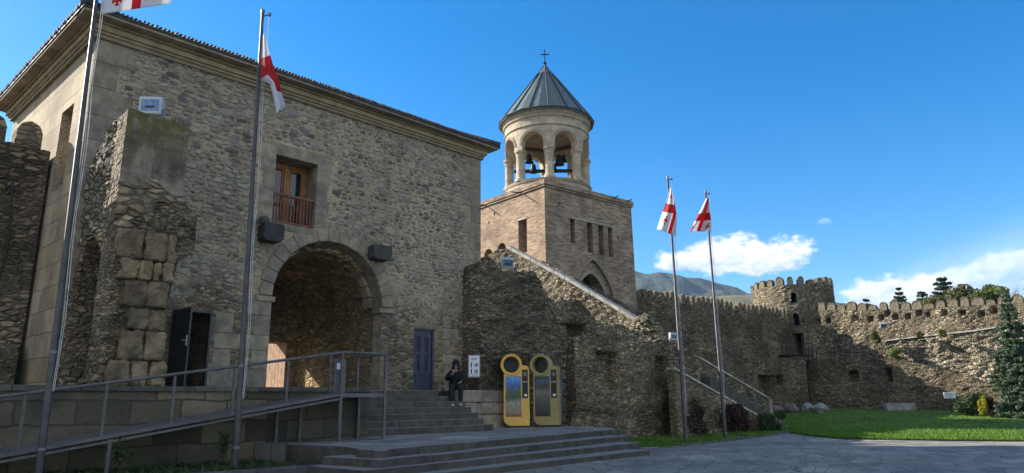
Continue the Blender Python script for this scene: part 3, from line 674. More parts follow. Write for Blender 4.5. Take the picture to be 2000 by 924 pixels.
# window with surround, timber frame, balustrade
ws = MB(); z = WZ0-.28
while z < WZ1+.3:
    h = rnd.uniform(.36, .5); h = min(h, WZ1+.36-z)
    for sgn in (0, 1):
        wd = rnd.uniform(.34, .52)
        if sgn: ws.box(W1_-.01, YF-.012, z, W1_+wd, YF+.3, z+h-.012)
        else: ws.box(W0-wd, YF-.012, z, W0+.01, YF+.3, z+h-.012)
    z += h
ws.box(W0+.012, YF-.014, WZ1-.01, W0+.75, YF+.3, WZ1+.34); ws.box(W0+.765, YF-.014, WZ1-.01, W1_-.012, YF+.3, WZ1+.34)
ws.box(W0+.012, YF-.03, WZ0-.16, W1_-.012, YF+.7, WZ0+.02)
obj('window_surround', ws, M['ashlar'], gate, bevel=.012)
wf = MB(); yw = 18.60
def fr_y(mb, x0, x1, z0, z1, y, w_, t):
    mb.box(x0, y, z0, x0+w_, y+t, z1); mb.box(x1-w_, y, z0, x1, y+t, z1); mb.box(x0+w_, y, z1-w_, x1-w_, y+t, z1); mb.box(x0+w_, y, z0, x1-w_, y+t, z0+w_)
fr_y(wf, W0+.01, W1_-.01, WZ0+.02, WZ1-.02, yw, .12, .1); wf.box((W0+W1_)/2-.09, yw-.02, WZ0+.1, (W0+W1_)/2+.09, yw+.08, WZ1-.12)
fr_y(wf, W0+.13, (W0+W1_)/2-.09, WZ0+.14, WZ1-.14, yw+.02, .06, .05); fr_y(wf, (W0+W1_)/2+.09, W1_-.13, WZ0+.14, WZ1-.14, yw+.02, .06, .05)
win = obj('window', wf, M['wood'], gate, bevel=.006)
pn = MB(); pn.box(W0+.18, yw+.045, WZ0+.18, W1_-.18, yw+.055, WZ1-.18); obj('pane', pn, M['dark_glass'], win)
ba = MB(); yb = 18.10; ba.box(W0+.005, yb-.03, WZ0+.86, W1_-.005, yb+.05, WZ0+.93); ba.box(W0+.005, yb-.02, WZ0+.06, W1_-.005, yb+.04, WZ0+.12)
x = W0+.05
while x < W1_-.06: ba.lathe([(.018, WZ0+.12), (.03, WZ0+.22), (.022, WZ0+.4), (.034, WZ0+.55), (.02, WZ0+.75), (.026, WZ0+.86)], (x+.03, yb+.01, 0), 8); x += .105
obj('balustrade', ba, M['rail_wood'], gate, smooth=True)
# carved stone bosses either side of the arch
def boss(px0, py0, px1, py1, head):
    a = ony(px0, py0, YF-.35); b_ = ony(px1, py1, YF-.35); x0, x1, zb, zt_ = a.x, b_.x, min(a.z, b_.z), max(a.z, b_.z)
    s = MB(); s.oprism([(x0, zt_-.06), (x0+.05, zt_), (x1-.06, zt_), (x1, zt_-.08), (x1-.02, zb+.08), (x1-.1, zb), (x0+.08, zb), (x0, zb+.07)], (0, YF-.42, 0), (1, 0, 0), (0, 0, 1), (0, 1, 0), .6)
    if head: s.blob((x0+.02, YF-.3, zt_+.06), (.13, .16, .12), 3, .15); s.blob((x0-.12, YF-.25, zt_+.0), (.12, .05, .05), 5, .2)
    return obj('carved_boss', s, M['dark_stone'], gate, bevel=.03)
boss(513, 468, 555, 440, True); boss(729, 505, 765, 482, False)
# grey door, leaf standing open
df = MB(); fr_y(df, D10-.02, D11+.02, ZL-.0, 4.0, YF-.02, .055, .16); obj('door_frame', df, M['grey_door'], gate)
th = R(84); ld = Vector((math.cos(th)*.86, -math.sin(th)*.86, 0)); lp = Vector((D10+.03, YF-.03, ZL+.05)); ln = Vector((ld.y, -ld.x, 0)).normalized()
lf = MB(); lf.obox(lp, ld, ln*.05, (0, 0, 1.86))
for zz in (.12, .75, 1.3):
    lf.obox(lp+ld*.14-ln*.012+Vector((0, 0, zz)), ld*.72, ln*.074, (0, 0, .03)); lf.obox(lp+ld*.14-ln*.012+Vector((0, 0, zz+.4)), ld*.72, ln*.074, (0, 0, .03))
leaf = obj('open_door', lf, M['grey_door'], gate, bevel=.004)
hh = MB(); hp = lp+ld*.92; hh.obox(hp+ln*.05+Vector((0, 0, .95)), ld.normalized()*.035, ln*.02, (0, 0, .24)); hh.tube([hp+ln*.1+Vector((0, 0, 1.08)), hp+ln*.1+Vector((0, 0, 1.08))-ld.normalized()*.13], .012, 8)
obj('handle', hh, M['white_paint'], leaf)
# blue door
bd = MB(); fr_y(bd, D20, D21, ZL-.0, 4.02, YF+.02, .06, .14)
bd.box(D20+.06, YF+.07, ZL+.02, D21-.06, YF+.12, 3.96)
xm = (D20+D21)/2
for sx in (-1, 1): fr_y(bd, xm+sx*.17-.10, xm+sx*.17+.10, ZL+.98, 3.78, YF+.055, .03, .03)
fr_y(bd, xm-.27, xm+.27, ZL+.15, ZL+.55, YF+.055, .03, .03)
door = obj('blue_door', bd, M['blue_door'], gate, bevel=.004)
gl = MB()
for sx in (-1, 1):
    for za, zb in ((ZL+.62, ZL+1.14), (ZL+1.24, ZL+1.74)): gl.box(xm+sx*.16-.055, YF+.062, za, xm+sx*.16+.055, YF+.075, zb)
obj('door_pane', gl, M['grey_pane'], door)
hn = MB(); hn.box(D20+.075, YF+.05, ZL+.9, D20+.105, YF+.07, ZL+1.1); hn.tube([(D20+.09, YF+.03, ZL+1.02), (D20+.2, YF+.03, ZL+1.02)], .01, 6); obj('handle', hn, M['steel'], door)
# old timber gate leaf beyond the passage, studded
gd = MB(); gx, gy = 12.62, 24.3
gp0 = Vector((12.13, 25.75, ZL)); gdv = Vector((0.02, -2.5, 0)); gnv = Vector((-1, 0, 0))
nb = 11
for i in range(nb): gd.obox(gp0+gdv*(i/nb), gdv*(1/nb*.965), -gnv*.09, (0, 0, 2.3+rnd.uniform(-.02, .02)))
gatel = obj('gate_leaf', gd, M['gate_wood'], gate, bevel=.004)
sb = MB()
for r_ in range(6):
    zz = ZL+.25+r_*.38; sb.obox(gp0+gnv*.004+Vector((0, 0, zz)), gdv, gnv*.02, (0, 0, .035))
    for i in range(26): sb.blob(gp0+gdv*((i+.5)/26)+gnv*.03+Vector((0, 0, zz-.04)), (.03, .03, .03), 1, 0, 6, 4)
obj('studs', sb, M['dark_iron'], gatel)

# ------------------------------------------------------------ left: fortress wall, broken wall stub and pier
w2 = thing('fortress_wall', 'dark rubble fortress wall with rounded merlons at the far left', 'wall', (0, 20.4, ZL))
obj('wall', rough((-6, 20.3, 0), (1, 0, 0), 9.75, ZL-.3, lambda s: 8.05, .9, .06, .14, 2.6, 2.4, jag=.08, seed=4, bulge=lambda s, z: .55*sst((3.1-z)/.15)), M['dark_rubble'], w2)
for i in range(7):
    x0 = 2.98-i*.78; mb = MB(); wd = .56; pr_ = [(0, -.05), (wd, -.05), (wd, .42), (wd*.86, .62), (wd*.5, .72), (wd*.14, .62), (0, .42)]
    mb.oprism(pr_, (x0+rnd.uniform(-.02, .02), 20.3, 8.05), (1, 0, 0), (0, 0, 1), (0, 1, 0), .6); obj('merlon', mb, M['merlon_stone'], w2, bevel=.05)
stub = thing('ruined_wall', 'tall broken wall stub with a sunlit cobbled flank and squared blocks, topped by a floodlight', 'ruined wall', (4.4, 16.5, ZL))
XW = 3.32
zt = prof([(0, 7.0), (.9, 7.0), (1.6, 6.7), (2.3, 6.9), (3.0, 7.35), (4.2, 7.72), (4.9, 7.85)])
me = rough((XW+.78, 20.3, 0), (0, -1, 0), 4.66, ZL-.3, zt, 1.2, .07, .09, 3.6, 1.6, jag=.10, seed=9,
           bulge=lambda s, z: (-1.0*sst((math.sqrt(max(0, ((s-3.45)/.86)**2+(max(0, z-4.2)/.95)**2))-1)*-12+.5) if z < 5.5 else 0)+.12*sst((5.0-z)/2)*0)
obj('flank', me, [M['ruin_rubble']], stub)
o_ = stub.children[0]; o_.data.materials.append(M['cobble_rubble'])
for p in o_.data.polygons:
    c = p.center; lim = 5.2+1.1*(17.6-c.y)*.0+.5*noise.noise(Vector((c.y*.8, 0, 0)))
    p.material_index = 1 if (c.z > 5.3+.35*noise.noise(Vector((c.y*1.5, c.z, 2))) and c.y < 18.3) else 0
# pier front: narrow above, bulging broken core half way down
YP = 15.4
def prng(z):
    l = 4.10+.10*sst((6-z)/2)*0; r_ = 5.38 if z > 6.15 else 5.38+.36*sst((6.15-z)/.5)-.50*sst((5.0-z)/.6)+.03*sst((3.6-z)/.9)+.07*noise.noise(Vector((z*3, 1, 1)))
    if z < 3.4: l = 4.10
    return l, r_
def pbulge(s, z):
    return .0 if z > 6.2 else .22*sst((6.2-z)/.4)*(.4+noise.fractal(Vector((s*2.1, z*2.1, 3)), 1, 2, 4))*(1 if z > 3 else .6)
obj('pier', rough((0, YP, 0), (1, 0, 0), 1.4, ZL-.3, lambda s: 7.8, .62, .035, .06, 3, 1.5, rng=prng, bulge=pbulge, jag=.07, seed=3, big=.02), [M['ruin_rubble']], stub)
pf = stub.children[1]; pf.data.materials.append(M['cornice_stone'])
mp, kp, bp_ = mat('plastered_pier'); tc = kp.add('ShaderNodeTexCoord').outputs['Object']
c = kp.mix(kp.ss(kp.noise(kp.vm('MULTIPLY', tc, (1, 1, .5)), 2.2, 7, .65)[0], .35, .62), (.10, .085, .062), (.30, .25, .18)); c = kp.mix(kp.m('MULTIPLY', kp.ss(kp.noise(kp.vm('MULTIPLY', tc, (3.5, 3.5, .5)), 1.6, 6, .7)[0], .5, .7), .7), c, (.065, .06, .045)); c = kp.mix(kp.m('MULTIPLY', kp.ss(kp.sep(tc)[2], 6.6, 7.7), kp.ss(kp.noise(tc, 5, 5, .7)[0], .35, .55)), c, (.13, .12, .035))
kp.put(bp_.inputs['Base Color'], c); bp_.inputs['Roughness'].default_value = .9
kp.l.new(kp.add('ShaderNodeBump', i_Strength=.8, i_Distance=.09, i_Height=kp.noise(tc, 7, 7, .75)[0]).outputs[0], bp_.inputs['Normal'])
pf.data.materials[1] = mp
for p in pf.data.polygons: p.material_index = 1 if p.center.z > 6.2+.25*noise.noise(Vector((p.center.x*2, 0, 7))) else 0
bk = MB(); z = ZL-.02
rows = [(.52, [4.26, 4.66, 5.02, 5.34]), (.60, [4.42, 4.86, 5.28]), (.46, [4.5, 4.9, 5.27]), (.55, [4.36, 4.82, 5.25]), (.42, [4.26, 4.60, 4.88, 5.06, 5.30]), (.62, [4.16, 4.66, 5.10, 5.30])]
for h, xs in rows:
    for a, b_ in zip(xs, xs[1:]):
        q = rnd.uniform(.06, .16); bk.box(a+.012, YP-.16-q*.7, z+.01, b_-.012, YP+.3, z+h-.012)
    z += h
blk = obj('blocks', bk, M['pier_stone'], stub, bevel=.05)
sb2 = blk.modifiers.new('rough', 'SUBSURF'); sb2.subdivision_type = 'SIMPLE'; sb2.levels = sb2.render_levels = 3
tx = bpy.data.textures.new('rock', 'CLOUDS'); tx.noise_scale = .22
dm = blk.modifiers.new('worn', 'DISPLACE'); dm.texture = tx; dm.strength = .16; dm.texture_coords = 'GLOBAL'

# ------------------------------------------------------------ upper landing, retaining wall, steps
def poly_struct(name, poly, z0, z1, m, kind='structure', bev=0):
    s = MB(); s.prism(poly, z0, z1); o = obj(name, s, m, bevel=bev); boxuv(o.data)
    return tag(o, kind=kind)
poly_struct('upper_landing', [(-14, 15.32), (10.24, 15.32), (10.24, 17.42), (15.85, 17.42), (15.85, 18.1), (-14, 18.1)], .1, ZL-.004, M['terrace_paving'])
rw = thing('retaining_wall', 'low stained wall of squared blocks behind the metal ramp', 'wall', (2, 15.2, .2))
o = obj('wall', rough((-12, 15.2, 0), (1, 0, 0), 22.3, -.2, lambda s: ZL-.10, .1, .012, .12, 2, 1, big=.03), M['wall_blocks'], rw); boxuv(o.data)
cp = MB(); x = -12.0
while x < 10.26: L_ = rnd.uniform(.8, 1.5); cp.box(x, 15.12+rnd.uniform(0, .02), ZL-.10, min(x+L_-.01, 10.28), 15.5, ZL+rnd.uniform(0, .008)); x += L_
obj('coping', cp, M['kerb_stone'], rw, bevel=.012)
def steps(name, label, edges, rise, z_base, m, x0=None):
    """edges: front edge lines from the top down, each ((xa,ya),(xb,yb)); blocks along each"""
    return None
st = thing('upper_steps', 'upper flight of seven stone steps leading to the blue door', 'steps', (13, 16.5, .85))
TZ = .85; rs = (ZL-TZ)/7
for i in range(7):
    y0 = 15.55+.31*i; mb = MB(); x = 10.3; z1 = TZ+rs*(i+1); xr = [14.95, 14.85, 14.9, 14.9, 14.92, 15.0, 15.2][i]
    while x < xr:
        L_ = rnd.uniform(.9, 1.9); e = min(x+L_, xr)
        if xr-e < .3: e = xr
        mb.box(x+.003, y0+rnd.uniform(-.012, .012), TZ-.02 if i == 0 else z1-rs-.03, e-.003, 17.44 if i < 6 else 17.72, z1-(0 if i < 6 else .002)+rnd.uniform(-.006, .004)); x = e
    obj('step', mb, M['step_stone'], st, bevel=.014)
bw = thing('block_wall', 'low wall of large stone blocks beside the upper steps', 'wall', (16.4, 17.4, TZ))
mb = MB()
for z0, z1, xs in ((TZ-.05, 1.28, (15.02, 16.0)), (1.28, 1.66, (14.9, 15.65)), (1.66, 2.06, (14.78, 15.9))):
    mb.box(xs[0], 17.08+rnd.uniform(-.03, .03), z0, xs[1]-.01, 17.95, z1-.008); mb.box(xs[1], 17.14+rnd.uniform(-.02, .02), z0, 17.6, 17.95, z1-.01)
obj('blocks', mb, M['ashlar'], bw, bevel=.04)
# terrace and the four wide front steps
E1 = [(onz(734, 879.5, .85)), (onz(1212, 838, .85))]
zs4 = [.85, .71, .575, .44]; base = .30
L4 = [(734, 879.5), (741, 898), (709, 918), (690, 942)]; R4 = [(1212, 838), (1230, 850.5), (1250, 864), (1269, 878.5)]
BACK = [(19.3, 17.95), (10.2, 17.95)]
wl = onz(672, 871, .85); wl2 = onz(560, 866, .85)
_i = (E1[1]-E1[0]).normalized(); _i = Vector((-_i.y, _i.x, 0))*.12
tp = [v2(E1[0]+_i+Vector((.1, 0, 0))), v2(E1[1]+_i), (18.35, 13.7), (19.0, 17.0)]+[(19.0, 17.9), (10.1, 17.9), (10.1, 15.25), (wl2.x-.3, 15.25), (wl2.x+.05, wl2.y+.15), (wl.x+.12, wl.y+.12)]
poly_struct('terrace', tp, -.1, TZ-.01, M['terrace_paving'])
fs = thing('front_steps', 'wide flight of low worn stone steps in front of the terrace', 'steps', (13, 12, .1))
def step_row(a, b_, z0, z1, depth, right=0):
    mb = MB(); a = Vector((a.x, a.y, 0)); b_ = Vector((b_.x, b_.y, 0)); L = (b_-a).length; d = (b_-a)/L; nn = Vector((-d.y, d.x, 0)); t = 0
    while t < L:
        q = rnd.uniform(.9, 2.1); e = min(t+q, L)
        if L-e < .4: e = L
        j = rnd.uniform(-.018, .018); p = a+d*(t+.004)+nn*j; mb.obox((p.x, p.y, z0), d*(e-t-.008), nn*(depth-j), (0, 0, z1-z0+rnd.uniform(-.008, .006))); t = e
    return mb
for i in range(4):
    a, b_ = onz(*L4[i], zs4[i]), onz(*R4[i], zs4[i]); z0 = zs4[i+1]-.04 if i < 3 else base-.1
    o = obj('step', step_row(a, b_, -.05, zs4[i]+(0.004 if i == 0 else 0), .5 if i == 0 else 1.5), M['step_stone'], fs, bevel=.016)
for a, b_ in ((wl, E1[0]), (wl2, wl)):
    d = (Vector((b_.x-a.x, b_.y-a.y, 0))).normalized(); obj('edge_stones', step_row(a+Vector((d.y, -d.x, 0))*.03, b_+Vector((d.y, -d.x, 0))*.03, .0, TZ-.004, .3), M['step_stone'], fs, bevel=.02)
# planting bed left of the steps with kerb
kb = thing('bed_kerb', 'weathered stone kerb round the weedy planting bed', 'kerb', (7, 12.5, .3))
ka, kb2 = onz(728, 903, .55), onz(455, 922, .55); dirk = (Vector((kb2.x, kb2.y, 0))-Vector((ka.x, ka.y, 0))).normalized(); kend = Vector((kb2.x, kb2.y, 0))+dirk*9
mb = step_row(Vector((kend.x, kend.y, 0)), ka, -.1, .56, .30); obj('kerb_stones', mb, M['kerb_stone'], kb, bevel=.02)
bedp = [v2(kend+Vector((0, .25, 0))), (ka.x, ka.y+.2), (wl.x+.1, wl.y+.1), (wl2.x, wl2.y+.05), (wl2.x-.2, 15.3), (-12, 15.3), (-12, kend.y+.3)]
s = MB(); s.prism(bedp, -.1, .47); bed = tag(obj('planting_bed', s, M['soil']), kind='structure')
# weeds and stones on the bed
wp = []
for i in range(420):
    x = rnd.uniform(3.0, 8.2); y = rnd.uniform(11.3, 15.0)
    if y < ka.y+.3+(x-ka.x)*(kb2.y-ka.y)/(kb2.x-ka.x) or (x > 7.2 and y > 12.9): continue
    for q in range(rnd.randint(3, 14)): wp.append(Vector((x+rnd.gauss(0, .06), y+rnd.gauss(0, .06), .47+rnd.uniform(0, .05))))
tag(obj('weeds', tri_cloud(wp, .11, 8, up=.4), M['shrub_leaves']), 'sparse low weeds on the bare planting bed', 'weeds', kind='stuff')

# ------------------------------------------------------------ right: ruined wall with stair, lower staircase
A3 = Vector((15.9, 18.0, 0)); D3 = (Vector((36.6, 17.0, 0))-A3).normalized(); N3 = nvec(D3)
def at3(s, z, off=0): p = A3+D3*s+N3*off; return Vector((p.x, p.y, z))
r3 = thing('ruined_wall', 'long rubble ruin with empty niches and a stair parapet, left of the lower staircase', 'ruined wall', at3(6, .4))
top3 = prof([(0, 5.9), (.3, 6.5), (.9, 6.85), (1.9, 7.22), (2.25, 7.18), (9.4, 5.22), (9.9, 5.3), (10.7, 5.45), (11.4, 5.0), (12.2, 4.45), (12.9, 4.05), (13.6, 3.85)])
def on3(px, py, off): return onpl(px, py, at3(0, 0, off), N3)
def s3(px, py, off): p = on3(px, py, off); return (p-at3(0, 0, off)).dot(D3), p.z
SIL = [(903, 542), (922, 538), (938, 507), (965, 508), (985, 528), (1040, 532), (1058, 552), (1072, 575), (1085, 590), (1105, 584), (1130, 588), (1150, 604), (1165, 624), (1190, 634), (1215, 634), (1240, 650), (1262, 656), (1290, 667), (1330, 684), (1345, 692)]
ruin_top = prof([s3(px, py, 0) for px, py in SIL])
obj('main_wall', rough(at3(0, 0), D3, 13.6, .0, ruin_top, .8, .07, .10, 3.0, 1.7, jag=.22, seed=2, bulge=plus(hollow(4.9, 6.25, 3.75, 4.6, .7, soft=.2), lambda s, z: .25*noise.noise(Vector((s*.8, z*.8, 4))))), M['far_rubble'], r3)
# the stair from the bell tower door comes down towards the plaza behind the ruin
st2 = thing('stone_staircase', 'long straight stair with a pale coping descending from the bell tower behind the ruin', 'staircase', ond(1100, 600, 39))
PSO = ond(975, 487, 41.8); PSO = Vector((PSO.x, PSO.y, 0)); D7 = hdir(127); N7 = nvec(D7)
def at7(s, z, off=0): p = PSO+D7*s+N7*off; return Vector((p.x, p.y, z))
def s7(px, py, off=0): p = onpl(px, py, at7(0, 0, off), N7); return (p-at7(0, 0, off)).dot(D7), p.z
pp = [s7(px, py) for px, py in ((938, 508), (948, 500), (975, 487), (991, 485), (1110, 549), (1190, 596), (1246, 630))]
ptop = prof(pp); ps0, ps1 = pp[0][0], pp[-1][0]
obj('front_parapet', rough(at7(ps0, 0), D7, ps1-ps0, 1.0, lambda q: ptop(q+ps0), .5, .06, .12, 2.6, 1.5, seed=2, big=.1), M['far_rubble'], st2)
cp = MB(); s_ = pp[3][0]
while s_ < ps1-.05:
    L_ = rnd.uniform(.6, 1.0); e = min(s_+L_, ps1)
    cp.obox(at7(s_+.006, ptop(s_)-.02, .10+rnd.uniform(-.01, .01)), at7(e, ptop(e), .0)-at7(s_, ptop(s_), 0)-D7*.012, -N7*.7, (0, 0, .22)); s_ = e
obj('coping', cp, M['coping'], st2, bevel=.02)
RO = -1.7; rr7 = [s7(px, py, RO) for px, py in ((1058, 508), (1085, 523), (1120, 541), (1170, 567), (1215, 590), (1252, 612))]; rt7 = prof(rr7)
obj('rear_parapet', rough(at7(rr7[0][0], 0, RO), D7, rr7[-1][0]-rr7[0][0], 1.0, lambda q: rt7(q+rr7[0][0]), .4, .04, .14, 3, 1.7, jag=.06, seed=8), M['far_rubble'], st2)
for i in range(22):
    mb = MB(); q = pp[3][0]+i*.4; zz = ptop(q)-.55
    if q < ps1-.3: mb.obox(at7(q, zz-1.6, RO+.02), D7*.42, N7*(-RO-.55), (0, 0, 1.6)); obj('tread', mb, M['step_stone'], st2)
# heap of sunlit stones at the foot of that stair
hp0 = ond(1262, 664, 35.6); heap = thing('stone_heap', 'sunlit heap of loose pale stones at the foot of the diagonal stair', 'stone heap', (hp0.x, hp0.y, 2))
hb0 = MB(); hb0.blob((hp0.x, hp0.y, 3.2), (1.0, 1.1, 2.6), 5, .2, 40, 30); obj('core', hb0, M['cobble_rubble'], heap)
hp = MB(); r_ = random.Random(3)
for i in range(420):
    d = Vector((r_.gauss(0, 1), r_.gauss(0, 1), abs(r_.gauss(.3, .8)))).normalized(); c0 = Vector((hp0.x, hp0.y, 3.2)); q = c0+Vector((d.x*1.05, d.y*1.15, d.z*2.7))
    if q.z > 3.4: hp.blob(q, (r_.uniform(.08, .17), r_.uniform(.08, .16), r_.uniform(.05, .1)), i, .3, 8, 6)
obj('loose_stones', hp, M['cobble_rubble'], heap)
LM = prof([s3(px, py+4, .72) for px, py in SIL[:8]]+[s3(1084, 600, .72), s3(1092, 640, .72)])
obj('left_mass', rough(at3(-.05, 0, .0), D3, 4.75, .2, LM, .2, .10, .09, 2.4, 2.9,
    bulge=lambda s, z: .72+.15*sst((5.0-z)/.6)-.12*sst((3.4-z)/.6)+.12*noise.noise(Vector((s*1.4, z*1.6, 0)))-.7*sst((s-4.25)/.45), jag=.16, seed=6), M['dark_rubble'], r3)
top_g = prof([(0, 4.05), (.9, 4.15), (1.5, 3.75), (3, 4.0), (4.2, 4.35), (5.2, 4.2), (6.5, 4.3), (7.8, 4.0), (8.6, 3.7)])
obj('lower_facing', rough(at3(4.9, 0, .05), D3, 8.7, .0, top_g, .3, .07, .09, 3.1, 1.5,
    bulge=plus(lambda s, z: .5, hollow(1.45, 2.6, 2.1, 3.55, .42), hollow(5.3, 6.1, 2.2, 3.5, .42), lambda s, z: -.25*sst((1.6-z)/.7)), jag=.2, seed=11), M['ruin_rubble'], r3)
# stair between the parapets at the top seen edge; sign-like info board stays separate

# lower staircase
ls = thing('stone_staircase', 'lower stone staircase with two sloping parapets reaching the plaza', 'staircase', at3(17, .1))
rt = prof([(13.2, 3.98), (20.7, 1.72)]); ft = None
obj('rear_parapet', rough(at3(13.2, 0, 0), D3, 7.6, .0, lambda q: rt(q+13.2), .35, .035, .12, 3, 1.7, seed=14), M['shade_rubble'], ls)
FO = 1.35
fa, fb = on3(1333, 733, FO), on3(1477, 811, FO); fs0, fs1 = (fa-at3(0, 0, FO)).dot(D3), (fb-at3(0, 0, FO)).dot(D3)
fp = prof([(fs0-.6, fa.z+.25), (fs1, fb.z)])
obj('front_parapet', rough(at3(fs0-.6, 0, FO), D3, fs1-fs0+.6, .0, lambda q: fp(q+fs0-.6), .35, .035, .12, 3, 1.7, seed=15), M['ruin_rubble'], ls)
for (sa, sb_, f_, off) in ((13.2, 20.75, rt, 0), (fs0-.6, fs1+.05, fp, FO)):
    q = sa; cp = MB()
    while q < sb_-.01:
        e = min(q+rnd.uniform(.6, 1.0), sb_); cp.obox(at3(q+.005, f_(q)-.02, off+.05), at3(e, f_(e), 0)-at3(q, f_(q), 0)-D3*.01, -N3*.46, (0, 0, .09)); q = e
    obj('coping', cp, M['coping'], ls, bevel=.012)
nst = 13
for i in range(nst):
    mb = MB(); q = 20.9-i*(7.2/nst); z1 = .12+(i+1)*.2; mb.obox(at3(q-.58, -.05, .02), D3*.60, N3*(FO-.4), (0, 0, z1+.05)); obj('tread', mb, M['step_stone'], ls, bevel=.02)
pb = MB(); pb.obox(at3(20.72, 0, -.35), D3*.28, N3*.42, (0, 0, 1.66)); obj('end_post', pb, M['ashlar'], ls, bevel=.03); pb = MB(); pb.obox(at3(fs1-.02, 0, FO-.36), D3*.26, N3*.4, (0, 0, .88)); obj('end_post', pb, M['ashlar'], ls, bevel=.03)
sl_ = MB(); sl_.obox(at3(20.3, 0, -.2), D3*1.7, N3*2.3, (0, 0, .2)); obj('bottom_slab', sl_, M['kerb_stone'], ls, bevel=.03)
# grass strip and kerb along the ruin
kp_ = thing('plaza_kerb', 'low stone kerb between the plaza and the grass strip by the two far flagpoles', 'kerb', (26, 14.4, .1))
k0, k1 = onz(1268, 879, .17), at3(20.6, 0, 2.2)
obj('kerb_stones', step_row(k0, k1, -.02, .19, .22), M['kerb_stone'], kp_, bevel=.02)
s = MB(); s.prism([(k0.x, k0.y+.1), (k1.x, k1.y+.1), v2(at3(20.6, 0, .1)), v2(at3(1.5, 0, .1)), (19.0, 17.0), (18.3, 13.6), (17.5, 12.9)], -.05, .165); tag(obj('grass_strip', s, M['lawn']), kind='structure')
wp = []
for i in range(9000):
    q = rnd.uniform(1.5, 20.3); u_ = rnd.random()**1.3; far_ = at3(q, 0, .5); t = q/20.6; nr = Vector((k0.x, k0.y+.2, 0)).lerp(Vector((k1.x, k1.y+.1, 0)), t); p = nr.lerp(far_, u_)
    if p.x < 18.8: continue
    if noise.noise(Vector((p.x*.7, p.y*.7, 0))) > -.15: wp.append(Vector((p.x, p.y, .165)))
tag(obj('grass', tri_cloud(wp, .13, 12, up=.6), M['grass_blades']), 'rough grass growing along the foot of the ruin', 'grass', kind='stuff')

# ------------------------------------------------------------ bell tower
TC = ond(1063, 362, 42); TC.z = 0; TA = math.atan2(hdir(50.2).y, hdir(50.2).x); TD = hdir(50.2); TB = hdir(-39.8); TW = 8.25; TT = 14.9
tower = thing('bell_tower', 'square brick bell tower with a round stone belfry under a grey cone roof', 'tower', TC+(TD+TB)*TW/2)
def tw(s, z, side=0, off=0):
    if side == 0: p = TC+TD*s+nvec(TD)*off
    else: p = TC+TB*s+nvec(-TB)*off
    return Vector((p.x, p.y, z))
bd = MB(); e = .0
P4 = [TC, TC+TD*TW, TC+(TD+TB)*TW, TC+TB*TW]; bt_ = [p+(p-(TC+(TD+TB)*TW/2))*.025 for p in P4]
bd.add([(p.x, p.y, 0) for p in bt_]+[(p.x, p.y, TT) for p in P4], [(3, 2, 1, 0), (4, 5, 6, 7), (0, 1, 5, 4), (1, 2, 6, 5), (2, 3, 7, 6), (3, 0, 4, 7)])
cuts = []
def tcut(side, s0, s1, z0, z1, dep, arch=None, point=0):
    mb = MB(); D = TD if side == 0 else TB; nn = nvec(D) if side == 0 else nvec(-TB); pr_ = [(s0, z0), (s1, z0), (s1, z1), (s0, z1)]
    if arch:
        c_, r_ = (s0+s1)/2, (s1-s0)/2; pr_ = [(s0, z0), (s1, z0)]
        for i in range(17):
            a = math.pi*i/16; x = c_+r_*math.cos(a); pr_.append((x, z1-arch+arch*(math.sin(a)*(1-point)+point*(1-abs(math.cos(a))**1.35))))
    mb.oprism(pr_, TC+nn*.6, D, (0, 0, 1), -nn, dep+.6); return mb
for i, s0 in enumerate((2.18, 3.72, 4.78, 5.72)): cuts.append(tcut(0, s0, s0+(.42, .52, .5, .46)[i], 11.5 if i in (0,) else 11.1, 13.15-.02*i, .7))
cuts.append(tcut(0, 2.75, 5.35, 5.5, 9.75, .9, arch=1.55, point=.35))
cuts.append(tcut(0, 2.3, 6.0, 5.3, 10.65, .16, arch=2.4, point=.6))
cuts.append(tcut(1, 1.72, 2.56, 10.95, 13.15, 1.0))
cuts.append(tcut(1, 3.85, 4.75, 10.4, 12.0, .7, arch=.45)); cuts.append(tcut(1, 5.3, 6.2, 10.4, 11.85, .7, arch=.45))
for (sd_, a, z) in ((1, 5.6, 13.6), (1, 5.0, 14.1), (0, 6.6, 12.4), (0, 1.2, 13.9), (0, 7.4, 9.4), (1, 3.1, 11.2)): cuts.append(tcut(sd_, a, a+.14, z, z+.2, .3))
me = boolean(bd, cuts)
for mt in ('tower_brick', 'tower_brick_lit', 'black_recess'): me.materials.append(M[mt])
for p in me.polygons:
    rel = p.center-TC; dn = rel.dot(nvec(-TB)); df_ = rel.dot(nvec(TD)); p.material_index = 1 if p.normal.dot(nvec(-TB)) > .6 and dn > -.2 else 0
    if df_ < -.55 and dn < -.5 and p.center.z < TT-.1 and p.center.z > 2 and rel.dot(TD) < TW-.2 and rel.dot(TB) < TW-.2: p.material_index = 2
boxuv(me, TA); obj('shaft', me, [], tower)
ar = MB()                                            # raised brick arch mouldings
def arch_line(s0, s1, zsp, rise, point, n=26):
    c_, r_ = (s0+s1)/2, (s1-s0)/2; out = []
    for i in range(n+1):
        a = math.pi*i/n; out.append((c_+r_*math.cos(a), zsp+rise*(math.sin(a)*(1-point)+point*(1-abs(math.cos(a))**1.35))))
    return out
for s0, s1, zt_, ri, po, w_, off in ((2.3, 6.0, 10.65, 2.4, .6, .11, .05), (2.75, 5.35, 9.75, 1.55, .35, .26, -.10)):
    ln_ = [(s1, 5.6)]+arch_line(s0, s1, zt_-ri, ri, po)+[(s0, 5.6)]; c_ = (s0+s1)/2
    out = [(x+(x-c_)/((s1-s0)/2)*w_, z+(w_ if z > zt_-ri else 0)*((z-(zt_-ri))/ri)) for x, z in ln_]
    for (a, b_, c2, d2) in zip(ln_, ln_[1:], out[1:], out): ar.oprism([a, b_, c2, d2], TC+nvec(TD)*off, TD, (0, 0, 1), -nvec(TD), .12)
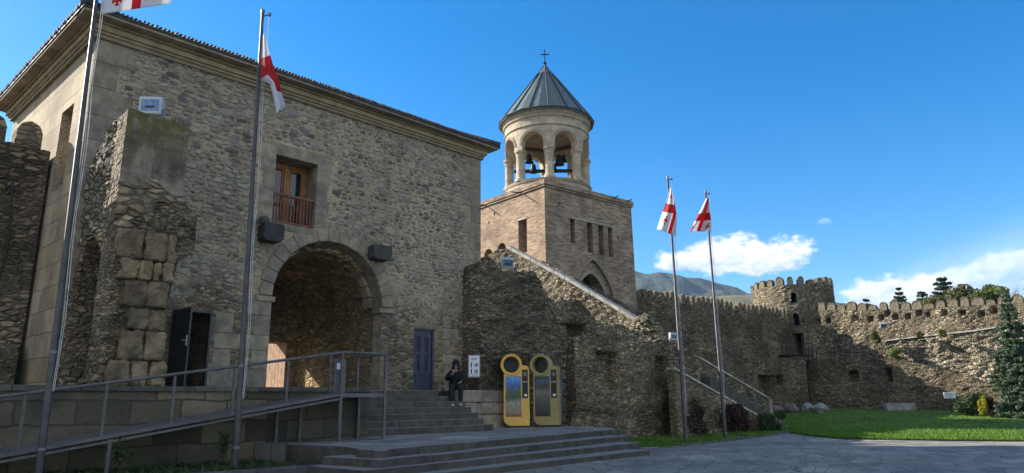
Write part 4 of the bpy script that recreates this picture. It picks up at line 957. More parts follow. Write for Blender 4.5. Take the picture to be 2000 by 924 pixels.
obj('arch_moulding', ar, M['tower_brick'], tower); boxuv(tower.children[-1].data, TA)
cp = MB()                                            # brick coping in three courses, with a slight gap line
ctr = TC+(TD+TB)*TW/2
for z0, z1, e in ((TT, TT+.07, .10), (TT+.073, TT+.14, .03), (TT+.143, TT+.40, .13), (TT+.403, TT+.47, .08)):
    cp.obox(Vector((TC.x, TC.y, z0))-TD*e-TB*e, TD*(TW+2*e), TB*(TW+2*e), (0, 0, z1-z0))
o = obj('coping', cp, M['tower_brick'], tower); boxuv(o.data, TA)
sp = MB(); sp.obox(tw(2.0, 13.16, 0, .0), TD*4.4, nvec(TD)*.05, (0, 0, .09)); obj('lintel', sp, M['coping'], tower); sp = MB(); sp.obox(tw(1.6, 13.16, 1, 0), TB*1.1, nvec(-TB)*.05, (0, 0, .09)); obj('lintel', sp, M['coping'], tower)
for (sd_, a) in ((1, 6.0), (1, 2.2)): sp = MB(); p = tw(a, TT+.1, sd_, 0); nn = nvec(-TB); sp.tube([p, p+nn*.9-Vector((0, 0, .12))], .04, 6); obj('water_spout', sp, M['dark_iron'], tower)
for a in (6.3, 7.7): sp = MB(); p = tw(a, TT+.3, 0, 0); sp.tube([p, p+nvec(TD)*.6+Vector((0, 0, .1))], .035, 6); obj('water_spout', sp, M['dark_iron'], tower)
# belfry
BC = Vector((ctr.x, ctr.y, 0)); BR_ = 2.98; BT = math.radians(180)+YAW    # one column faces the plaza
def pol(r_, a, z): return Vector((BC.x+r_*math.cos(a), BC.y+r_*math.sin(a), z))
ZB0, ZS, ZSP, ZA = TT+.47, 16.60, 18.62, 20.22
bs = MB(); bs.lathe([(BR_+.16, ZB0-.01), (BR_+.16, ZB0+.40), (BR_+.05, ZB0+.45), (BR_+.05, ZS-.42), (BR_+.02, ZS-.40), (0.1, ZS-.40)], BC, 64, capped=True)
obj('base_ring', bs, M['belfry_stone'], tower)
br = MB()
for i in range(72):
    a0, a1 = 2*math.pi*i/72+.004, 2*math.pi*(i+1)/72-.004; br.prism([v2(pol(BR_+.10, a0, 0)), v2(pol(BR_+.10, a1, 0)), v2(pol(BR_-.55, a1, 0)), v2(pol(BR_-.55, a0, 0))], ZS-.398, ZS-.18)
obj('brick_sill', br, M['tower_brick_lit'], tower); boxuv(tower.children[-1].data)
drum = MB(); drum.lathe([(BR_+.03, ZSP), (BR_+.03, ZA)], BC, 96); inner = MB(); inner.lathe([(BR_-.52, ZSP-1), (BR_-.52, ZA+1)], BC, 96)
cuts = [inner]
for i in range(4):
    a = BT+math.pi/8+i*math.pi/4; d = Vector((math.cos(a), math.sin(a), 0)); t_ = Vector((-d.y, d.x, 0)); mb = MB()
    mb.oprism([(-.78, ZSP-.5), (.78, ZSP-.5)]+[(.78*math.cos(math.pi*j/20), ZSP+.38+.78*math.sin(math.pi*j/20)) for j in range(21)], BC-d*5, t_, (0, 0, 1), d, 10); cuts.append(mb)
me = boolean(drum, cuts); me.materials.append(M['belfry_stone']); obj('arcade', me, [], tower)
up = MB(); up.lathe([(BR_-.5, ZA-.001), (BR_+.03, ZA), (BR_+.03, ZA+.01), (BR_+.12, ZA+.06), (BR_+.12, ZA+.14), (BR_+.06, ZA+.18), (BR_+.07, ZA+.62), (BR_+.18, ZA+.68), (BR_+.20, ZA+.76), (BR_+.12, ZA+.79), (BR_+.16, ZA+.84), (BR_+.34, ZA+1.22), (BR_-.5, ZA+1.22)], BC, 96, capped=False)
obj('drum', up, M['belfry_stone'], tower, smooth=True)
ce = MB(); ce.lathe([(.05, ZA+.3), (BR_-.45, ZA+.3), (BR_-.45, ZA+.4), (.05, ZA+.4)], BC, 48); obj('ceiling', ce, M['ashlar'], tower)
mo = MB()
for i in range(8):
    a = BT+math.pi/8+i*math.pi/4; pts = []
    for r_, th_ in ((.86, .05), (.99, .04)):
        pts = []
        for j in range(25):
            ph = math.pi*j/24; off = r_*math.cos(ph)/(BR_+.05); pts.append(pol(BR_+.045, a+off, ZSP+.38+r_*math.sin(ph)))
        mo.tube(pts, th_, 6)
obj('archivolt', mo, M['belfry_stone'], tower, smooth=True)
for i in range(8):
    a = BT+i*math.pi/4; c = pol(BR_-.24, a, 0); mb = MB()
    mb.lathe([(.42, ZS-.19), (.42, ZS-.02), (.38, ZS+.05), (.33, ZS+.12), (.31, ZS+.2), (.305, ZSP-.45), (.34, ZSP-.42), (.34, ZSP-.36), (.31, ZSP-.33), (.34, ZSP-.2), (.40, ZSP-.14), (.42, ZSP-.12), (.42, ZSP+.01)], (c.x, c.y, 0), 20)
    obj('column', mb, M['belfry_stone'], tower, smooth=True)
NR = 16; rr, zr, zt2 = BR_+.50, ZA+1.14, 26.2
cr = MB(); ring_ = [pol(rr, BT+2*math.pi*(i+.5)/NR, zr+.02) for i in range(NR)]; ringb = [pol(rr-.02, BT+2*math.pi*(i+.5)/NR, zr-.10) for i in range(NR)]; ringc = [pol(BR_-.2, BT+2*math.pi*(i+.5)/NR, zr+.12) for i in range(NR)]
cr.add(ring_+ringb+ringc+[Vector((BC.x, BC.y, zt2))], [(i, (i+1) % NR, 3*NR) for i in range(NR)]+[(NR+i, NR+(i+1) % NR, (i+1) % NR, i) for i in range(NR)]+[(2*NR+i, 2*NR+(i+1) % NR, NR+(i+1) % NR, NR+i) for i in range(NR)])
roof2 = obj('cone_roof', cr, M['cone_metal'], tower)
for i in range(NR):
    a = BT+2*math.pi*i/NR; mb = MB(); t1 = 1.0 if i % 4 == 0 else .82; r1 = rr*.985; p0, p1 = pol(r1, a, zr+.08), Vector((BC.x, BC.y, zt2+.06)); mb.tube([p0, p0.lerp(p1, t1)], .045, 5); obj('seam', mb, M['seam_metal'], roof2)
mb = MB(); mb.tube(ring_+[ring_[0]], .07, 6); obj('eave_edge', mb, M['seam_metal'], roof2)
cx_ = MB(); q = Vector((BC.x, BC.y, zt2)); cx_.lathe([(.10, zt2-.15), (.08, zt2+.05), (.14, zt2+.18), (.05, zt2+.3), (.035, zt2+.4)], BC, 12)
cx_.obox(q+Vector((0, 0, .38))-rt0*.035-FH*.03, rt0*.07, FH*.06, (0, 0, .82)); cx_.obox(q+Vector((0, 0, .86))-rt0*.27-FH*.028, rt0*.54, FH*.056, (0, 0, .075))
for a, b_ in ((-.27, .86), (.27, .86), (0, 1.2)):
    cx_.blob(q+rt0*a+Vector((0, 0, b_+.035)), (.065, .05, .065), 1, 0, 8, 6)
obj('cross', cx_, M['dark_iron'], tower)
be = MB()                                            # bell beams
for dz, dd in ((0, rt0), (.0, FH)): be.obox(BC-dd*2.4+Vector((0, 0, 17.75))-Vector((-dd.y, dd.x, 0))*.10, dd*4.8, Vector((-dd.y, dd.x, 0))*.2, (0, 0, .22))
obj('bell_beam', be, M['dark_iron'], tower)
bl = [(1042, 337, .30, 0), (1083, 335, .24, -.9), (1092, 322, .36, .3), (1034, 318, .30, .8), (1101, 316, .26, 1.2)]
labels = ['small dark bell hanging lowest in the left belfry arch', 'small dark bell hanging in the right belfry arch beside a larger one', 'largest dark bell in the right belfry arch', 'dark bell up against the beam in the left belfry arch', 'dark bell against the beam at the right side of the right belfry arch']
for (px, py, r_, dd), lb in zip(bl, labels):
    p = ond(px, py, 47.6-.9+dd*.5); t = thing('bell', lb, 'bell', (p.x, p.y, p.z), group='bells in the belfry')
    mb = MB(); mb.lathe([(0.02, .62*r_/.3), (.12*r_/.3, .6*r_/.3), (.17*r_/.3, .5*r_/.3), (.19*r_/.3, .3*r_/.3), (.25*r_/.3, .1*r_/.3), (.33*r_/.3, 0), (.30*r_/.3, .01), (.2*r_/.3, .2*r_/.3), (.02, .4*r_/.3)], (0, 0, 0), 20, capped=False)
    obj('bell_body', mb, M['bell_bronze'], t, smooth=True, local=True); mb = MB(); mb.tube([(0, 0, .6*r_/.3), (0, 0, max(.5, 17.85-p.z))], .03, 6); obj('hanger', mb, M['dark_iron'], t, local=True)
    mb = MB(); mb.tube([(0, 0, .4*r_/.3), (0, 0, -.02)], [.012, .04], 6); obj('clapper', mb, M['dark_iron'], t, local=True)

# ------------------------------------------------------------ far fortress walls and round tower
A4 = ond(1243, 560, 50); A4 = Vector((A4.x, A4.y, 0)); D4 = hdir(49.6); N4 = nvec(D4)
def at4(s, z, off=0): p = A4+D4*s+N4*off; return Vector((p.x, p.y, z))
f4 = thing('fortress_wall', 'long shaded crenellated wall running from the bell tower to the round tower', 'wall', at4(10, .8))
def b4(s, z): return .35*sst((4.9-z)/.3) + 0
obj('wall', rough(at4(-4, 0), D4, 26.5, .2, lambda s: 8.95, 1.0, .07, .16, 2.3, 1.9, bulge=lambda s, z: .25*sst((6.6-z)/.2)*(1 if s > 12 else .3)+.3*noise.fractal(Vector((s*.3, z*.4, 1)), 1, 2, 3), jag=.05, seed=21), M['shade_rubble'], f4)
mer = MB(); wd = .47; mer.oprism([(0, -.06), (wd, -.06), (wd, .52), (wd*.88, .68), (wd*.5, .80), (wd*.12, .68), (0, .52)], (0, 0, 0), (1, 0, 0), (0, 0, 1), (0, 1, 0), .5)
mm = mer.mesh('merlon'); mm.materials.append(M['merlon_stone'])
def place_merlon(mesh, parent, p, ang, sc_=1):
    o = bpy.data.objects.new('merlon', mesh); C.objects.link(o); o.parent = parent; o.matrix_parent_inverse = mrx(parent).inverted()
    o.location = p; o.rotation_euler = (0, rnd.uniform(-.05, .05), ang); hgt_ = rnd.uniform(.84, 1.12) if rnd.random() > .14 else rnd.uniform(.5, .75); o.scale = (sc_*rnd.uniform(.78, 1.14), 1, hgt_); return o
for i in range(33): p = at4(.05+i*.66, 8.95, .02); place_merlon(mm, f4, p, math.atan2(D4.y, D4.x))
# broken outwork standing in front of it
ow = thing('ruined_wall', 'low broken outwork with dark doorways in front of the shaded fortress wall', 'ruined wall', at4(10, .8, 3))
O4 = 3.2
def s4(px, py, off): p = onpl(px, py, at4(0, 0, off), N4); return (p-at4(0, 0, off)).dot(D4), p.z
ow_top = prof([s4(px, py, O4) for px, py in ((1330, 668), (1365, 690), (1400, 690), (1445, 700), (1480, 704), (1530, 700), (1572, 706))])
h1 = s4(1484, 760, O4); h2 = s4(1495, 734, O4); h3 = s4(1497, 786, O4); h4 = s4(1512, 735, O4); h5 = s4(1517, 752, O4); h6 = s4(1529, 734, O4)
s0o = s4(1330, 700, O4)[0]; s1o = s4(1572, 700, O4)[0]
obj('wall', rough(at4(s0o, 0, O4), D4, s1o-s0o, .3, lambda q: ow_top(q+s0o), 2.6, .08, .13, 2.3, 2, jag=.3, seed=31,
    bulge=plus(*[(lambda f: (lambda s, z: f(s+s0o, z)))(hollow(a[0], b_[0], c_, b_[1], 1.0)) for a, b_, c_ in ((h1, h2, h1[1]), (h3, h4, .5), (h5, h6, h5[1]))])), M['shade_rubble'], ow)
# round tower
RC = ond(1545, 560, 67.5); RC = Vector((RC.x, RC.y, 0)); RR = 3.75
def rpol(r_, a, z): return Vector((RC.x+r_*math.cos(a), RC.y+r_*math.sin(a), z))
rtw = thing('round_tower', 'round fortress tower with domed merlons and arched windows', 'tower', RC)
tm = MB(); NT = 84; NZ = 80; V = []; ZTT = 12.05
for j in range(NZ+1):
    z = ZTT*j/NZ; r_ = RR*(1.10-.10*min(1, z/11))+(-.0)
    for i in range(NT):
        a = 2*math.pi*i/NT; p = rpol(r_, a, z); h = .07*(1-2*min(noise.voronoi(Vector((p.x, p.y, z*1.8))*2.2)[0][0], .8)) if 0 < j < NZ else 0; V.append(rpol(r_+h, a, z))
tm.add(V, [(j*NT+i, j*NT+(i+1) % NT, (j+1)*NT+(i+1) % NT, (j+1)*NT+i) for j in range(NZ) for i in range(NT)]+[tuple(range(NT))[::-1], tuple(range(NZ*NT, NZ*NT+NT))])
def rcut(px, py0, py1, wpx, arch=True):
    a = ond(px, py1, 64.2); b_ = ond(px, py0, 64.2); w_ = wpx/1360*64.2/2; dirc = Vector((RC.x-a.x, RC.y-a.y, 0)).normalized(); t_ = Vector((dirc.y, -dirc.x, 0)); mb = MB()
    pr_ = [(-w_, a.z), (w_, a.z)]+([(w_*math.cos(math.pi*i/10), b_.z-w_+w_*math.sin(math.pi*i/10)) for i in range(11)] if arch else [(w_, b_.z), (-w_, b_.z)])
    o0 = Vector((a.x, a.y, 0))-dirc*1.5; mb.oprism(pr_, o0, t_, (0, 0, 1), dirc, 3.2); return mb
me = boolean(tm, [rcut(1551, 572, 592, 10), rcut(1556, 612, 636, 11), rcut(1561, 651, 693, 22, False)])
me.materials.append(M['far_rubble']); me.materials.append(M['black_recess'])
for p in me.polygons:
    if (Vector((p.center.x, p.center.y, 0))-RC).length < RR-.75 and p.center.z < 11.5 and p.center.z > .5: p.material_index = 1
obj('wall', me, [], rtw)
mer2 = MB(); wd = .66; mer2.oprism([(-wd/2, -.06), (wd/2, -.06), (wd/2, .40), (wd*.38, .62), (wd*.18, .72), (-wd*.18, .72), (-wd*.38, .62), (-wd/2, .40)], (0, -.28, 0), (1, 0, 0), (0, 0, 1), (0, 1, 0), .56)
mm2 = mer2.mesh('merlon'); mm2.materials.append(M['merlon_stone'])
for i in range(25):
    a = 2*math.pi*i/25; place_merlon(mm2, rtw, rpol(RR-.27, a, ZTT), a+math.pi/2, .92)
# sunlit far wall to the right
A5 = ond(1575, 600, 64); A5 = Vector((A5.x, A5.y, 0)); B5 = ond(1980, 577, 53); D5 = (Vector((B5.x, B5.y, 0))-A5).normalized(); N5 = nvec(D5)
def at5(s, z, off=0): p = A5+D5*s+N5*off; return Vector((p.x, p.y, z))
def s5(px, py, off=0): p = onpl(px, py, at5(0, 0, off), N5); return (p-at5(0, 0, off)).dot(D5), p.z
f5 = thing('fortress_wall', 'high sunlit wall of rough stones with domed merlons at the right', 'wall', at5(10, .8))
t5 = prof([(s5(1575, 606)[0], s5(1575, 606)[1]), (s5(1780, 604)[0], s5(1780, 604)[1]), (s5(1980, 592)[0], s5(1980, 592)[1]), (s5(2100, 588)[0], s5(2100, 588)[1])])
SL5 = s5(2120, 590)[0]; holes = []
for px, py in ((1598, 628), (1618, 626), (1671, 622), (1722, 621), (1749, 619), (1773, 618), (1795, 611), (1812, 615), (1845, 611), (1880, 611), (1918, 613), (1942, 606), (1734, 612), (1700, 624)):
    a = s5(px, py); holes.append(hollow(a[0]-.17, a[0]+.17, a[1]-.2, a[1]+.2, .45, soft=.1))
obj('upper_wall', rough(at5(-.8, 0), D5, SL5+.8, .3, lambda q: t5(q-.8), .8, .07, .14, 2.5, 1.8, bulge=lambda s, z: sum(h(s-.8, z) for h in holes), jag=.04, seed=41), M['far_rubble'], f5)
n5 = int((SL5-.4)/.86)
for i in range(n5): q = .45+i*.86; place_merlon(mm2, f5, at5(q, t5(q)-.02, -.3), math.atan2(D5.y, D5.x), 1.08)
O5 = 1.1; l5 = [s5(px, py, O5) for px, py in ((1712, 690), (1722, 668), (1740, 660), (1800, 655), (1900, 645), (1990, 631), (2100, 620))]
lp5 = prof(l5); q0 = l5[0][0]; q1 = l5[-1][0]
obj('thick_lower_wall', rough(at5(q0, 0, O5), D5, q1-q0, .3, lambda q: lp5(q+q0), 1.2, .14, .12, 1.9, 1.9, jag=.12, seed=43, big=.15), M['cobble_rubble'], f5)
lg = MB(); cpts = [s5(px, py, O5+.06) for px, py in ((1730, 664), (1800, 655.5), (1900, 645), (1990, 631), (2100, 620))]
for (a, za), (b_, zb) in zip(cpts, cpts[1:]): lg.obox(at5(a, za-.1, O5+.12), at5(b_, zb, 0)-at5(a, za, 0), -N5*1.3, (0, 0, .10))
obj('ledge', lg, M['coping'], f5)
# shaded terrace wall with railing at its foot
O6 = 3.0; l6 = [s5(px, py, O6) for px, py in ((1574, 702), (1640, 700), (1700, 699), (1765, 703), (1800, 712), (1870, 730), (1960, 760), (1990, 785))]
lp6 = prof(l6); q0, q1 = l6[0][0], l6[-1][0]
tw6 = thing('terrace_wall', 'shaded stone terrace wall below the round tower with an iron railing on top', 'wall', at5(5, .8, 3))
hs = [hollow(s5(1660, 735, O6)[0]-q0, s5(1672, 715, O6)[0]-q0, s5(1660, 745, O6)[1], s5(1660, 725, O6)[1], .8), hollow(s5(1733, 735, O6)[0]-q0, s5(1738, 715, O6)[0]-q0, s5(1733, 745, O6)[1], s5(1733, 718, O6)[1], .8)]
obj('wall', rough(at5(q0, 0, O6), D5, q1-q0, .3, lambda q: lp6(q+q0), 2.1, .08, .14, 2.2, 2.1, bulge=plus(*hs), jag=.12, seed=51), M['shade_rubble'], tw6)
rl = MB()
posts = [s5(px, 702, O6-.3)[0] for px in (1596, 1632, 1670, 1711)]
for q in posts: rl.tube([at5(q, lp6(q)-.1, O6-.3), at5(q, lp6(q)+1.05, O6-.3)], .035, 6)
for h in (.5, 1.0): rl.tube([at5(q, lp6(q)+h, O6-.3) for q in posts], .025, 6)
obj('railing', rl, M['dark_iron'], tw6)
# iron stair up to the tower door
isr = thing('iron_stair', 'black iron stair climbing to the round tower door', 'staircase', ond(1550, 790, 60))
s = MB(); a, b_ = ond(1552, 785, 60.5), ond(1588, 700, 60.5); w_ = FH*.8
for off in (Vector((0, 0, 0)), w_):
    s.obox(a+off, (b_-a), FH*.06, (0, 0, .16)); s.tube([a+off+Vector((0, 0, 1)), b_+off+Vector((0, 0, 1))], .03, 6)
    for i in range(6): p = a.lerp(b_, i/5)+off; s.tube([p, p+Vector((0, 0, 1))], .025, 6)
for i in range(16): p = a.lerp(b_, i/16); s.obox(p+Vector((0, 0, .1)), rt0*.22, w_, (0, 0, .04))
obj('flight', s, M['dark_iron'], isr)
s = MB(); p0 = ond(1528, 694, 61.2); p1 = ond(1590, 694, 61.2); s.obox(p0, p1-p0, FH*1.6, (0, 0, .1))
for i in range(8): p = p0.lerp(p1, i/7); s.tube([p, p+Vector((0, 0, 1.05))], .025, 6)
s.tube([p0+Vector((0, 0, 1.05)), p1+Vector((0, 0, 1.05))], .03, 6); s.tube([p0+Vector((0, 0, .55)), p1+Vector((0, 0, .55))], .02, 6)
obj('balcony', s, M['dark_iron'], isr)

# ------------------------------------------------------------ flagpoles and flags
def flagpole(base, top, label, r0=.062):
    t = thing('flagpole', label, 'flagpole', base, group='flagpoles'); top = Vector(top)-Vector(base); H = top.length; ax_ = top/H
    mb = MB(); mb.tube([(0, 0, -.1), ax_*1.9, ax_*1.92, ax_*5.6, ax_*5.62, ax_*H], [r0*1.12, r0*1.08, r0*.98, r0*.9, r0*.8, r0*.62], 14); obj('pole', mb, M['pole_metal'], t, smooth=True, local=True)
    for h, k_ in ((.38, 1.45), (1.9, 1.3)): mb = MB(); mb.tube([ax_*h, ax_*(h+.05)], r0*k_, 14); obj('collar', mb, M['steel'], t, local=True)
    mb = MB(); mb.tube([ax_*(H-.02), ax_*(H+.07)], r0*.8, 10); mb.tube([ax_*(H-.08), ax_*(H-.05)+rt0*.16], .018, 6); mb.tube([ax_*(H-.05)+rt0*.16-Vector((0, 0, .03)), ax_*(H-.05)+rt0*.16+Vector((0, 0, .04))], .03, 8); obj('pulley_arm', mb, M['steel'], t, local=True)
    for dx in (.10, .145):
        mb = MB(); mb.tube([ax_*(H-.08)+rt0*dx]+[ax_*(H-.08)*(1-i/12)+rt0*(dx*(1-.3*i/12)+.02*math.sin(i*1.3+dx*9)) + ax_*1.3*(i/12) for i in range(1, 13)], .006, 5); obj('rope', mb, M['rope'], t, local=True)
    return t
pdat = [((75, 930), (191, -22), 11.5, 'leftmost flagpole, nearest the left edge, with its flag blowing past the top of the frame'), ((459, 918), (513, 25), 13.75, 'second flagpole from the left, standing in front of the gatehouse'),
        ((1341, 874), (1304, 348), 26.3, 'left one of the two distant flagpoles on the plaza edge'), ((1418, 866), (1378, 376), 28.5, 'right one of the two distant flagpoles, beside the staircase')]
for i, (pb_, pt_, d, lb) in enumerate(pdat): flagpole(ond(*pb_, d), ond(*pt_, d), lb, .052 if i < 2 else .062)
mf, kf, bf = mat('flag_cloth'); uvn = kf.add('ShaderNodeTexCoord').outputs['UV']; ux_, uy_, _z = kf.sep(uvn)
def fbox(cx_, cy_, hw, hh_): return kf.m('MULTIPLY', kf.m('LESS_THAN', kf.m('ABSOLUTE', kf.m('SUBTRACT', ux_, cx_)), hw), kf.m('LESS_THAN', kf.m('ABSOLUTE', kf.m('SUBTRACT', uy_, cy_)), hh_))
ms = [fbox(.5, .5, 1, .10), fbox(.5, .5, .067, 1)]
for cx_ in (.22, .78):
    for cy_ in (.22, .78):
        ms += [fbox(cx_, cy_, .065, .026), fbox(cx_, cy_, .018, .095)]
        for sx in (-1, 1): ms += [fbox(cx_+sx*.055, cy_, .014, .045), fbox(cx_, cy_+sx*.082, .030, .02)]
a_ = ms[0]
for m_ in ms[1:]: a_ = kf.m('MAXIMUM', a_, m_)
fc = kf.mix(a_, (.74, .74, .76), (.55, .015, .02)); kf.put(bf.inputs['Base Color'], fc); bf.inputs['Roughness'].default_value = .8
tr = kf.add('ShaderNodeBsdfTranslucent', i_Color=fc); mx = kf.add('ShaderNodeMixShader'); mx.inputs[0].default_value = .45
kf.l.new(bf.outputs[0], mx.inputs[1]); kf.l.new(tr.outputs[0], mx.inputs[2]); kf.l.new(mx.outputs[0], kf.n['Material Output'].inputs[0])
def flag(label, left, right, depth, uvs, fold=.12, nf=2.5, ph=0, tatter=0, uvf=None):
    """left/right: lists of photo points down each long side of the hanging cloth; uvs: (u,v) for TL, BL, TR, BR"""
    nu, nv = 18, 36; s = MB(); V = []; UVs = []
    def al(lst, t):
        k_ = t*(len(lst)-1); i = min(int(k_), len(lst)-2); f = k_-i; return (lst[i][0]*(1-f)+lst[i+1][0]*f, lst[i][1]*(1-f)+lst[i+1][1]*f)
    for j in range(nv+1):
        t = j/nv; a, b_ = al(left, t), al(right, t)
        for i in range(nu+1):
            u_ = i/nu; px = a[0]*(1-u_)+b_[0]*u_; py = a[1]*(1-u_)+b_[1]*u_
            if tatter and j > nv-4: py += tatter*(noise.noise(Vector((u_*9, j*.2, 3)))*1.5)*(j-nv+4)/4
            p = ond(px, py, depth+fold*math.sin(u_*nf*math.pi+ph+t*2.2)*(.25+.75*t)); V.append(p)
            UVs.append(uvf(t, u_) if uvf else (uvs[0][0]*(1-u_)*(1-t)+uvs[1][0]*(1-u_)*t+uvs[2][0]*u_*(1-t)+uvs[3][0]*u_*t, uvs[0][1]*(1-u_)*(1-t)+uvs[1][1]*(1-u_)*t+uvs[2][1]*u_*(1-t)+uvs[3][1]*u_*t))
    s.add(V, [(j*(nu+1)+i, j*(nu+1)+i+1, (j+1)*(nu+1)+i+1, (j+1)*(nu+1)+i) for j in range(nv) for i in range(nu)])
    o = obj('flag', s, M['flag_cloth'], smooth=True); l_ = o.data.uv_layers.new(name='uv')
    for p in o.data.polygons:
        for li in p.loop_indices: l_.data[li].uv = UVs[o.data.loops[li].vertex_index]
    so = o.modifiers.new('thick', 'SOLIDIFY'); so.thickness = .004
    return tag(o, label, 'flag', 'red and white cross flags')
flag('white flag with red crosses blowing right from the leftmost pole, cut by the frame top', [(200, -70), (199, -20), (198, 28)], [(345, -95), (342, -45), (333, 7)], 11.4, [(0, 1), (0, 0), (1, 1), (1, 0)], .10, 3.2, .6)
flag('narrow tattered flag hanging limp with a red band, on the second pole from the left', [(514, 68), (511, 110), (509, 152), (528, 165), (534, 190), (540, 222)], [(516, 66), (527, 105), (536, 135), (545, 158), (551, 185), (557, 206)], 13.6, None, .08, 2.0, 1, 9, uvf=lambda t, u_: (.34+.2*u_*sst((t-.12)/.2)*(1-sst((t-.70)/.12)), .6-(t-.22)))
flag('flag with small red crosses drooping over the left distant pole', [(1308, 366), (1302, 392), (1292, 420), (1283, 447)], [(1312, 368), (1318, 396), (1322, 425), (1321, 460)], 26.0, [(.0, 1), (.0, -.02), (.3, 1), (.78, -.02)], .16, 2.2, .5, 3)
flag('flag with a curved red band drooping left of the right distant pole', [(1380, 387), (1368, 410), (1357, 432), (1347, 453)], [(1384, 385), (1386, 408), (1389, 430), (1388, 450)], 28.2, [(.35, 1), (.2, .1), (.55, 1), (.95, .1)], .2, 2.4, 2.2, 3)

# ------------------------------------------------------------ wheelchair ramp
rp_ = thing('wheelchair_ramp', 'long sloping steel ramp with handrail and a small landing before the arch', 'ramp', (8, 14.5, .5))
YR = 14.05; YR2 = 15.05
def rampz(x): return 1.93-(9.25-x)*.152 if x < 9.0 else 1.93
X0r, X1r, X2r = -3.0, 8.72, 9.88
dk = MB()
dk.add([(X0r, YR, rampz(X0r)-.03), (X1r, YR, 1.86), (X1r, YR2, 1.86), (X0r, YR2, rampz(X0r)-.03), (X0r, YR, rampz(X0r)), (X1r, YR, 1.885), (X1r, YR2, 1.885), (X0r, YR2, rampz(X0r))], [(3, 2, 1, 0), (4, 5, 6, 7), (0, 1, 5, 4), (1, 2, 6, 5), (2, 3, 7, 6), (3, 0, 4, 7)])
dk.box(X1r+.002, YR, 1.862, X2r, 15.30, 1.89); obj('deck', dk, M['ramp_steel'], rp_)
sr_ = MB()
for y_ in (YR-.03, YR2+.03):
    sr_.tube([(X0r, y_, rampz(X0r)-.03), (X1r, y_, 1.86)], .042, 4); sr_.tube([(X0r, y_, rampz(X0r)-.12), (X1r, y_, 1.77)], .03, 4)
sr_.box(X1r, YR-.06, 1.80, X2r, YR, 1.875); sr_.box(X2r, YR-.06, 1.80, X2r+.06, 15.3, 1.875); obj('stringer', sr_, M['ramp_steel'], rp_)
hr = MB(); HH = .92
hr.tube([(X0r, YR-.03, rampz(X0r)+HH), (X1r-.1, YR-.03, 1.87+HH-.01), (X1r+.05, YR-.03, 1.885+HH), (X2r+.03, YR-.03, 1.885+HH), (X2r+.03, 15.28, 1.885+HH)], .030, 8)
hr.tube([(X1r+.05, YR-.03, 1.885+HH), (X1r+.05, YR+.35, 1.885+HH)], .02, 6)
obj('handrail', hr, M['ramp_steel'], rp_)
for x in (1.6, 2.75, 3.95, 5.1, 6.25, 7.4): mb = MB(); z = rampz(x)-.03; mb.box(x-.022, YR-.05, z, x+.022, YR-.01, z+HH+.02); obj('post', mb, M['ramp_steel'], rp_)
for x, y_ in ((X1r, YR-.03), (X2r+.03, YR-.03), (X1r+.05, YR+.55), (X2r+.03, 15.2)):
    mb = MB(); mb.box(x-.025, y_-.025, 1.8, x+.025, y_+.025, 1.885+HH); obj('post', mb, M['ramp_steel'], rp_)
for x, y_, zb_ in ((4.1, YR-.03, .3), (6.35, YR-.03, .4), (7.75, YR2, .4), (X1r, YR-.03, TZ-.02), (X2r+.03, YR-.03, TZ-.02), (X2r+.03, 15.1, TZ-.02), (X1r-.4, 15.05, TZ-.02), (1.7, YR-.03, .3)):
    mb = MB(); zt_ = (rampz(x) if x < 8.7 else 1.86)-.06; mb.box(x-.032, y_-.03, zb_, x+.032, y_+.03, zt_); obj('leg', mb, M['ramp_steel'], rp_)
gp_ = MB(); gp_.box(X1r-.13, YR+.06, 1.89, X1r+.16, YR+.10, 2.66); gp_.box(X1r+.02, YR+.03, 2.2, X1r+.12, YR+.06, 2.34); gt = obj('gate_panel', gp_, M['ramp_steel'], rp_)
nb_ = MB(); nb_.box(X1r-.08, YR+.04, 2.42, X1r+.05, YR+.058, 2.56); nt = obj('notice', nb_, M['white_paint'], gt)

# ------------------------------------------------------------ vending kiosks
def rrect(x0, z0, x1, z1): return [(x0, z0), (x1, z0), (x1, z1), (x0, z1)]
def circ(cx_, cz, r_, n=40, a0=0, a1=2*math.pi): return [(cx_+r_*math.cos(a0+(a1-a0)*i/n), cz+r_*math.sin(a0+(a1-a0)*i/n)) for i in range(n+(0 if abs(a1-a0-2*math.pi) < 1e-6 else 1))]
mats_p = {}
def art(name, kind):
    m, k, b = mat(name); gco = k.add('ShaderNodeTexCoord').outputs['Object']; x_, y_, z_ = k.sep(gco); t = k.m('DIVIDE', k.m('SUBTRACT', z_, .34), 1.36)
    n_ = k.noise(gco, 3.5, 6, .6)[0]; n2_ = k.noise(gco, 11, 6, .65)[0]; tt = k.m('ADD', t, k.m('MULTIPLY', k.m('SUBTRACT', n_, .5), .16))
    if kind == 0:
        c = k.ramp(tt, [(0, (.22, .09, .04)), (.12, (.25, .2, .13)), (.34, (.28, .27, .2)), (.45, (.03, .07, .03)), (.6, (.05, .10, .05)), (.66, (.05, .12, .22)), (.74, (.03, .10, .3)), (.84, (.05, .22, .55)), (1, (.16, .35, .6))])
    else:
        c = k.ramp(tt, [(0, (.01, .01, .012)), (.25, (.05, .045, .04)), (.45, (.10, .09, .08)), (.6, (.16, .13, .10)), (.7, (.03, .03, .035)), (.85, (.05, .08, .13)), (1, (.02, .02, .025))])
    c = k.mix(.7, c, k.mix(k.ss(n2_, .3, .7), (.4, .4, .4), (1.5, 1.5, 1.5)), 'MULTIPLY'); k.put(b.inputs['Base Color'], c); b.inputs['Roughness'].default_value = .25
    return m
art('poster_landscape', 0); art('poster_interior', 1)
